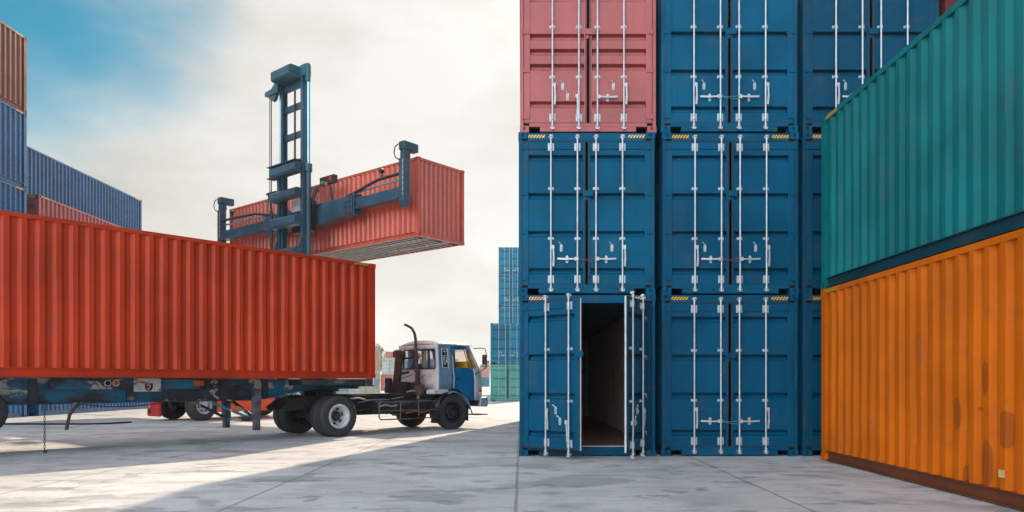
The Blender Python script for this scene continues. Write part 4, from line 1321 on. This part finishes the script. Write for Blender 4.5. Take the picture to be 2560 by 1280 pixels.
b.box(-1.4, 0.14, -0.45, 0.45, 1.155, 1.195)
b.build('cross_member', M['chassis_worn'], TR)
# bolsters under the container corners
for x in (-12.0, -0.17):
    b = MB()
    b.box(x, x + 0.22, -1.20, -0.562, 1.22, ZD - 0.003); b.box(x, x + 0.22, 0.562, 1.20, 1.22, ZD - 0.003)
    b.build('bolster', M['chassis_worn'], TR, bevel=0.01)
for s_ in (-1, 1):
    b = MB()
    y0, y1 = sorted((s_ * 1.12, s_ * 1.235))
    b.box(0.02, 0.20, y0, y1, 1.25, 1.44); b.box(0.06, 0.16, y0 + 0.02, y1 - 0.02, 1.16, 1.25)
    b.tube([(0.20, s_ * 1.17, 1.38), (0.26, s_ * 1.17, 1.38)], 0.03, 10)
    b.build('twist_lock', M['plate_white'], TR, bevel=0.008)
b = MB(); b.box(-1.95, -0.02, -1.15, -0.56, 1.25, 1.392)
b.build('outrigger_plate', M['chassis_worn'], TR, bevel=0.006)
# outrigger rail with plate and lamps near the middle
b = MB(); b.box(-6.95, -4.15, -0.74, -0.60, 1.19, 1.385)
b.build('outrigger_rail', M['chassis_blue'], TR, bevel=0.006)
for x in (-6.9, -5.3, -4.2):
    b = MB(); b.box(x, x + 0.10, -0.60, -0.476, 1.20, 1.38); b.build('outrigger_bracket', M['chassis_worn'], TR)
b = MB(); b.box(-5.50, -4.98, -0.775, -0.745, 1.135, 1.40)
b.build('white_plate', M['plate_white'], TR, bevel=0.004)
b = MB()
sh = [(-0.075, 0.075), (0.075, 0.075), (0.080, -0.01), (0.055, -0.06), (0.0, -0.09), (-0.055, -0.06), (-0.080, -0.01)]
b.mat(0).prism(sh, lambda u, v, d: (-5.22 + u, d, 1.225 + v), -0.782, -0.776)
b.mat(1).tube([(-5.255, -0.784, 1.25), (-5.24, -0.784, 1.272), (-5.21, -0.784, 1.272), (-5.195, -0.784, 1.25), (-5.20, -0.784, 1.225), (-5.235, -0.784, 1.20), (-5.24, -0.784, 1.175), (-5.215, -0.784, 1.165)], 0.008, 6)
b.build('emblem', [M['emblem'], M['white_plastic']], TR)
for x, m_ in ((-5.98, 'hole'), (-5.83, 'amber')):
    b = MB()
    b.mat(0).lathe([(0.062, 0.0), (0.066, 0.015), (0.048, 0.018)], (x, -0.741, 1.305), (0, -1, 0), 20)
    b.mat(1).lathe([(0.050, 0.012), (0.03, 0.020), (0.0, 0.022)], (x, -0.741, 1.305), (0, -1, 0), 20)
    b.build('marker_lamp', [M['plate_white'], M[m_]], TR, 40)
b = MB(); b.box(-4.30, -4.08, -0.765, -0.742, 1.25, 1.36)
b.build('reflector', M['amber'], TR, bevel=0.004)
# hanging chain and lever
b = MB()
for k in range(17):
    z = 0.90 - k * 0.052
    a = 0.012 if k % 2 else 0
    c = 0.0 if k % 2 else 0.012
    b.tube([(-7.0 + a, -0.55 + c, z + 0.026), (-7.0 + a, -0.55 + c, z - 0.03)], 0.0065, 5); b.tube([(-7.0 - a, -0.55 - c, z + 0.026), (-7.0 - a, -0.55 - c, z - 0.03)], 0.0065, 5)
b.tube([(-7.02, -0.55, 0.02), (-6.96, -0.56, 0.03)], 0.02, 6)
b.build('chain', M['chassis_black'], TR)
b = MB(); b.tube([(-6.42, -0.56, 0.92), (-6.5, -0.58, 0.84), (-6.60, -0.60, 0.70), (-6.66, -0.62, 0.42)], 0.032, 10)
b.build('lever', M['rust'], TR, 50)
b = MB()
b.tube([(-6.4, -0.50, 0.90)] + [(-6.4 + 1.6 * i / 8, -0.50, 0.90 - 0.07 * math.sin(math.pi * i / 8)) for i in range(1, 9)], 0.010, 6)
b.build('brake_hose', M['seal'], TR, 50)
# landing gear
for y in (-0.80, 0.62):
    b = MB()
    b.box(-2.98, -2.82, y - 0.08, y + 0.08, 0.50, 1.18); b.box(-2.965, -2.835, y - 0.065, y + 0.065, 0.24, 0.50)
    b.build('landing_leg', M['leg_grey'], TR, bevel=0.008)
b = MB()
b.box(-2.93, -2.87, -0.72, 0.54, 0.42, 0.50)
b.bar((-2.90, 0.50, 0.94), (-2.90, -0.72, 0.50), 0.06, 0.06)
b.bar((-3.9, 0.42, 0.94), (-2.98, 0.58, 0.50), 0.06, 0.06); b.bar((-3.9, -0.42, 0.94), (-2.98, -0.74, 0.50), 0.06, 0.06)
b.build('leg_brace', M['chassis_blue'], TR, bevel=0.005)
# spare wheel and rear bogie
wheel(TR, (-8.02, -0.55, 0.80), 0.43, 0.24, -1, 'dish', [M['chassis_black'], M['hub'], M['hole']], 'rubber')
for x in (-10.9, -9.7):
    for s_ in (-1, 1): wheel(TR, (x, s_ * 1.06, 0.50), 0.50, 0.26, s_, 'dish', dual=True)
    b = MB(); b.tube([(x, -0.9, 0.5), (x, 0.9, 0.5)], 0.07, 10); b.build('axle', M['chassis_black'], TR, 40)
b = MB()
for s_ in (-1, 1):
    for x in (-11.5, -10.3, -9.1): b.box(x - 0.1, x + 0.1, s_ * 0.47 - 0.05, s_ * 0.47 + 0.05, 0.55, 0.91)
    b.box(-11.5, -9.1, s_ * 0.47 - 0.04, s_ * 0.47 + 0.04, 0.57, 0.63)
b.build('suspension', M['chassis_black'], TR)

# the container on the trailer
e = Vector((0.667, 0.745, 0)).normalized()
o_red = OT - e * 12.10
container('red', (o_red.x, o_red.y, ZD), math.atan2(-e.x, e.y), 'long red container riding on the truck trailer', None, dent=8, side_stripe=(1,), stripe=None, pitch=0.268)

# ------------------------------------------------------------------ container handler
h = Vector((0.634, 0.773, 0)); hl = Vector((-0.773, 0.634, 0))
MASTP = Vector((-9.06, 29.5, 0))
hand = empty('container_handler', MASTP, math.atan2(h.y, h.x))
tag(hand, 'orange container handler with a tall slate-blue mast lifting a red container', 'forklift')
HD = hand
LZ = 6.65; CH = 2.896
# lifted container : near right corner P, end wall facing right
P = Vector((-3.755, 26.9, 0)); ld = Vector((0.773, -0.634, 0)); LL = 13.1
oc = P + h * (W / 2) - ld * LL
container('lift_red', (oc.x, oc.y, LZ), math.atan2(-ld.x, ld.y), 'faded red container hoisted in the air by the mast', None, dent=11, L=LL, H=CH, under=True, side_stripe=(1,), stripe=None, pitch=0.29)
# mast
MY, MD = 0.75, 0.12
for s_ in (-1, 1):
    b = MB()
    y = s_ * MY
    b.box(-MD, MD, y - 0.015, y + 0.015, 0.6, 13.500)
    for xx in (-MD, MD - 0.03): b.box(xx, xx + 0.03, *sorted((y - s_ * 0.0155, y - s_ * 0.13)), 0.6, 13.500)
    b.build('inner_mast', M['handler_blue'], HD)
for z, hh in ((12.28, 0.28), (11.15, 0.28), (10.05, 0.28)):
    b = MB()
    b.box(0.0, MD - 0.032, -MY + 0.02, MY - 0.02, z - hh / 2, z + hh / 2)
    b.build('mast_crossbar', M['handler_blue'], HD, bevel=0.03)
b = MB()
b.prism([(-0.62, 13.330), (-0.56, 13.270), (MD, 13.270), (MD, 13.730), (-0.48, 13.730), (-0.62, 13.650)], lambda u, v, d: (u, d, v), -0.55, 0.68)
b.box(-0.14, 0.16, -0.94, -0.58, 13.300, 13.750); b.tube([(0.02, -0.92, 13.050), (0.02, -0.92, 13.780)], 0.10, 14)
b.box(-0.02, MD - 0.035, -0.68, 0.70, 12.98, 13.265)
b.build('mast_head', M['handler_teal'], HD, 40, bevel=0.02)
b = MB()
b.prism([(0.685, 13.600), (0.85, 13.430), (1.15, 13.210), (1.62, 13.170), (1.62, 13.010), (0.685, 12.970)], lambda u, v, d: (d, u, v), -0.30, -0.05)
b.lathe([(0.0, -0.06), (0.24, -0.06), (0.20, 0), (0.24, 0.06), (0, 0.06)], (-0.18, 1.12, 12.970), (1, 0, 0), 24)
b.build('sheave_bracket', M['handler_teal'], HD, 40)
OY = 0.87
for s_ in (-1, 1):
    b = MB()
    y = s_ * OY
    b.box(-0.20, 0.18, y - 0.02, y + 0.02, 0.5, 9.75)
    for xx in (-0.20, 0.14): b.box(xx, xx + 0.04, *sorted((y - s_ * 0.0205, y - s_ * 0.14)), 0.5, 9.75)
    b.build('outer_mast', M['handler_blue'], HD)
for z, hh in ((9.72, 0.42), (8.72, 0.38), (7.66, 0.42), (6.45, 0.30)):
    b = MB()
    b.prism([(-0.52, z - hh * 0.3), (-0.45, z - hh / 2), (-0.205, z - hh / 2), (-0.205, z + hh / 2), (-0.42, z + hh / 2), (-0.52, z + hh * 0.3)], lambda u, v, d: (u, d, v), -OY + 0.05, OY + 0.10)
    if z > 9: b.box(-0.56, -0.20, -OY - 0.05, OY + 0.22, z + hh / 2 + 0.002, z + hh / 2 + 0.03); b.box(-0.56, -0.20, -OY - 0.05, OY + 0.22, z - hh / 2 - 0.03, z - hh / 2 - 0.002)
    b.build('outer_crossbar', M['handler_blue'], HD, bevel=0.02)
for s_ in (-1, 1):
    b = MB(); b.prism([(-0.21, 6.2), (-0.55, 6.2), (-0.21, 7.1)], lambda u, v, d: (u, d, v), s_ * OY - 0.03, s_ * OY + 0.03)
    b.build('mast_gusset', M['handler_blue'], HD)
for y, r1, r2 in ((-0.96, 0.065, 0.095), (0.97, 0.045, 0.07)):
    b = MB(); b.tube([(0.02, y, 9.7), (0.02, y, 13.050)], r1, 16)
    b.build('lift_rod', M['rod'], HD, 50)
    b = MB(); b.tube([(0.02, y, 1.0), (0.02, y, 9.72)], r2, 16); b.tube([(0.02, y, 9.55), (0.02, y, 9.85)], r2 + 0.05, 16)
    b.tube([(0.02, y, 6.95), (0.02, y, 7.02)], r2 + 0.03, 14)
    b.build('lift_cylinder', M['handler_blue'], HD, 50)
b = MB(); b.bar((-0.02, -0.10, 12.9), (-0.02, -0.10, 9.9), 0.03, 0.07)
for k in range(40): b.box(-0.045, 0.005, -0.148, -0.052, 9.95 + k * 0.075, 9.985 + k * 0.075)
b.build('lift_chain', M['chassis_black'], HD)
for y in (1.30, 1.42):
    b = MB(); b.tube([(-0.2, y, 13.020), (-0.2, y, 9.0)], 0.026 if y < 1.4 else 0.014, 6)
    b.build('hydraulic_hose', M['seal'], HD, 50)
b = MB()
b.tube([(-0.2, 1.32, 9.0), (-0.25, 1.25, 8.6), (-0.35, 1.02, 8.1), (-0.35, 1.04, 6.2)], 0.05, 8)
b.tube([(-0.2, 1.50, 9.0), (-0.25, 1.45, 8.3), (-0.3, 1.25, 8.2), (-0.3, 1.06, 8.35)], 0.022, 6)
b.box(-0.26, -0.14, 0.95, 1.58, 8.98, 9.06); b.box(-0.26, 0.0, 0.93, 1.10, 8.6, 9.06)
b.build('hose_bracket', M['seal'], HD, 50)
# carriage
b = MB(); b.box(0.30, 0.62, -0.62, 0.62, 7.35, 8.55)
b.build('carriage', M['chassis_black'], HD, bevel=0.02)
b = MB(); b.box(0.22, 0.298, -0.5, 0.5, 8.2, 8.62)
b.build('carriage_plate', M['cab_grey'], HD)
# spreader
for s_ in (-1, 1):
    b = MB()
    y0, y1 = sorted((s_ * 0.62, s_ * 3.0))
    b.prism([(y0, 7.62 if s_ < 0 else 7.75), (y1, 7.75 if s_ < 0 else 7.62), (y1, 8.42), (y0, 8.42)] if s_ > 0 else [(y0, 7.75), (y1, 7.58), (y1, 8.42), (y0, 8.42)], lambda u, v, d: (d, u, v), 0.52, 1.02)
    b.build('spreader_box', M['handler_blue'], HD, bevel=0.025)
for s_ in (-1, 1):
    b = MB()
    yi, yo = s_ * 3.0, (-5.55 if s_ < 0 else 6.88)
    y0, y1 = sorted((yi, yo))
    b.box(0.64, 0.90, y0, y1, 7.96, 8.32); b.box(0.58, 0.94, y0, y1, 7.90, 7.958)
    b.box(0.57, 0.97, yi - 0.06, yi + 0.06, 7.70, 8.50)
    b.build('spreader_arm', M['handler_blue'], HD, bevel=0.015)
    b = MB()
    b.tube([(0.78, s_ * 2.7, 8.55), (0.78, yo - s_ * 0.2, 8.62)], 0.035, 10)
    b.build('spreader_rod', M['rod'], HD, 50)
    b = MB()
    b.tube([(0.72, s_ * 2.4, 8.46), (0.72, s_ * 3.0, 8.56), (0.70, s_ * 4.0, 8.74), (0.70, yo - s_ * 1.2, 8.80), (0.72, yo - s_ * 0.1, 8.82)], 0.055, 10)
    b.build('spreader_hose', M['seal'], HD, 50)
    b = MB()
    yc = yo + s_ * 0.12
    b.prism([(0.62, 7.80), (0.72, 7.60), (0.86, 7.60), (0.94, 7.78), (0.94, 9.35), (0.62, 9.35)], lambda u, v, d: (u, d, v), yc - 0.13, yc + 0.13)
    b.box(0.66, 0.98, yc - 0.11, yc + 0.11, 9.351, 9.64); b.box(0.64, 1.34, yc - 0.14, yc + 0.16, 9.641, 9.95)
    b.build('end_post', M['handler_blue'], HD, bevel=0.03)
    b = MB(); b.box(0.614, 0.618, yc - 0.11, yc - 0.06, 8.0, 9.3)
    b.build('reflective_tape', M['tape'], HD)
    b = MB()
    c0 = Vector((0.75, yc + 0.22, 9.55))
    b.tube([(0.60, yc + 0.12, 9.85), (0.57, yc + 0.27, 9.76), (0.56, yc + 0.31, 9.56), (0.58, yc + 0.25, 9.38), (0.62, yc + 0.1, 9.28)], 0.022, 8)
    b.build('looped_hose', M['seal'], HD, 50)
    b = MB(); b.tube([(0.70, yo - s_ * 1.0, 8.8), (0.68, yo - s_ * 1.0, 8.98)], 0.03, 8); b.lathe([(0.0, -0.07), (0.09, -0.06), (0.10, 0.06), (0.0, 0.08)], (0.66, yo - s_ * 1.0, 9.08), (-1, 0, 0), 12)
    b.build('work_light', M['chassis_black'], HD, 40)
b = MB()
b.mat(0).tube([(0.55, -1.75, 8.40), (0.50, -1.68, 9.05)], 0.045, 8)
b.mat(0).box(0.42, 0.60, -2.02, -1.12, 9.06, 9.36)
b.mat(1).lathe([(0.08, 0), (0.06, 0.05), (0, 0.06)], (0.42, -1.30, 9.14), (-1, 0, 0), 14)
b.mat(2).lathe([(0.09, 0), (0.07, 0.06), (0, 0.07)], (0.42, -1.56, 9.06), (-1, 0, 0), 14)
b.mat(3).lathe([(0.08, 0), (0.06, 0.05), (0, 0.06)], (0.42, -1.82, 9.22), (-1, 0, 0), 14)
b.build('signal_lamp', [M['chassis_black'], M['lens_green'], M['amber'], M['lens_red']], HD, 40)
b = MB()
for k in range(3): b.tube([(0.3, -0.72 - 0.05 * k, 7.9), (0.15, -1.0 - 0.06 * k, 8.5), (0.3, -1.05 - 0.05 * k, 8.95), (0.5, -0.9, 8.9)], 0.035, 8)
b.build('carriage_hose', M['seal'], HD, 50)
b = MB(); b.prism([(1.35, 8.42), (2.05, 8.42), (1.75, 9.0), (1.6, 9.0)], lambda u, v, d: (d, u, v), 0.6, 0.66)
b.build('lifting_lug', M['handler_blue'], HD)
for s_ in (-1, 1):
    for y in (2.62, 2.86):
        for z in (7.78, 8.0, 8.2):
            b = MB(); b.lathe([(0.035, 0), (0.035, 0.03), (0, 0.03)], (0.52, s_ * y, z), (-1, 0, 0), 6)
            b.build('bolt', M['chassis_black'], HD)
# body
b = MB()
side_poly(b, [(-3.80, 0.55), (-3.80, 1.75), (-3.0, 1.75), (-1.2, 1.45), (-0.2, 1.45), (-0.2, 0.75), (-0.6, 0.55)], -0.72, 0.72)
for y in (-0.95, 0.95): b.box(-3.80, -1.60, y - 0.228, y + 0.228, 0.28, 1.30)
b.build('chassis_body', M['handler_orange'], HD, bevel=0.04)
b = MB(); side_poly(b, [(-5.3, 0.70), (-5.3, 1.35), (-4.9, 1.75), (-3.71, 1.75), (-3.71, 0.60)], -0.70, 0.70)
b.build('counterweight', M['chassis_black'], HD, bevel=0.05)
b = MB(); b.box(-2.95, -2.45, -1.19, -1.182, 0.74, 1.10)
for k in range(4):
    b.box(-2.95, -2.45, -1.20, -1.1905, 0.78 + k * 0.085, 0.80 + k * 0.085)
b.build('grille', M['chassis_black'], HD)
b = MB(); b.prism([(-5.1, 1.76), (-5.1, 2.35), (-4.7, 2.5), (-3.1, 2.5), (-2.9, 1.76)], lambda u, v, d: (u, d, v), -0.7, 0.7)
b.build('hood', M['handler_orange'], HD, bevel=0.06)
b = MB(); b.prism([(-2.8, 1.76), (-2.7, 3.3), (-1.3, 3.3), (-1.0, 1.80)], lambda u, v, d: (u, d, v), -0.7, 0.7)
b.build('cab', M['cab_inner'], HD, bevel=0.05)
b = MB(); b.box(-5.42, -5.30, -0.20, 0.68, 0.15, 0.98)
b.build('rear_mudguard', M['handler_red'], HD, bevel=0.04)
b = MB(); b.mat(0).box(-5.435, -5.421, 0.40, 0.52, 0.26, 0.38); b.mat(1).box(-5.435, -5.421, 0.44, 0.49, 0.45, 0.60)
b.build('tail_lamp', [M['hole'], M['white_plastic']], HD)
rw_ = [M['rim_white'], M['hub'], M['hole']]
for s_ in (-1, 1):
    wheel(HD, (-4.35, s_ * 1.02, 0.56), 0.56, 0.36, s_, 'convex', rw_, 'rubber_dusty', steer=14)
    wheel(HD, (-0.8, s_ * 1.05, 0.62), 0.62, 0.42, s_, 'convex', rw_, 'rubber_dusty')
b = MB(); b.tube([(-4.35, -0.9, 0.56), (-4.35, 0.9, 0.56)], 0.10, 10); b.tube([(-0.8, -0.9, 0.62), (-0.8, 0.9, 0.62)], 0.14, 10)
b.build('axle', M['chassis_black'], HD, 40)

# black cable on the ground behind the trailer
b = MB()
pts = [(-24, 22.0, 0.03), (-18, 22.6, 0.03), (-16.4, 23.1, 0.03), (-15, 23.0, 0.03), (-13.6, 23.0, 0.03), (-13.0, 23.3, 0.03), (-12.7, 24.1, 0.03)]
b.tube(pts, 0.03, 6)
tag(b.build('cable', M['seal'], smooth=60), 'black cable lying on the ground behind the trailer', 'cable')

# ------------------------------------------------------------------ air
b = MB(); b.box(-75, 60, -12, 275, -1.0, 18.0)
hm = bpy.data.materials.new('haze_air'); hm.use_nodes = True
ht = hm.node_tree; ht.nodes.clear()
ho = ht.nodes.new('ShaderNodeOutputMaterial'); hv = ht.nodes.new('ShaderNodeVolumePrincipled')
hv.inputs['Color'].default_value = (0.95, 0.94, 0.92, 1)
hv.inputs['Density'].default_value = 0.0006
hv.inputs['Anisotropy'].default_value = 0.1
ht.links.new(hv.outputs[0], ho.inputs['Volume'])
tag(b.build('haze', hm), kind='stuff')
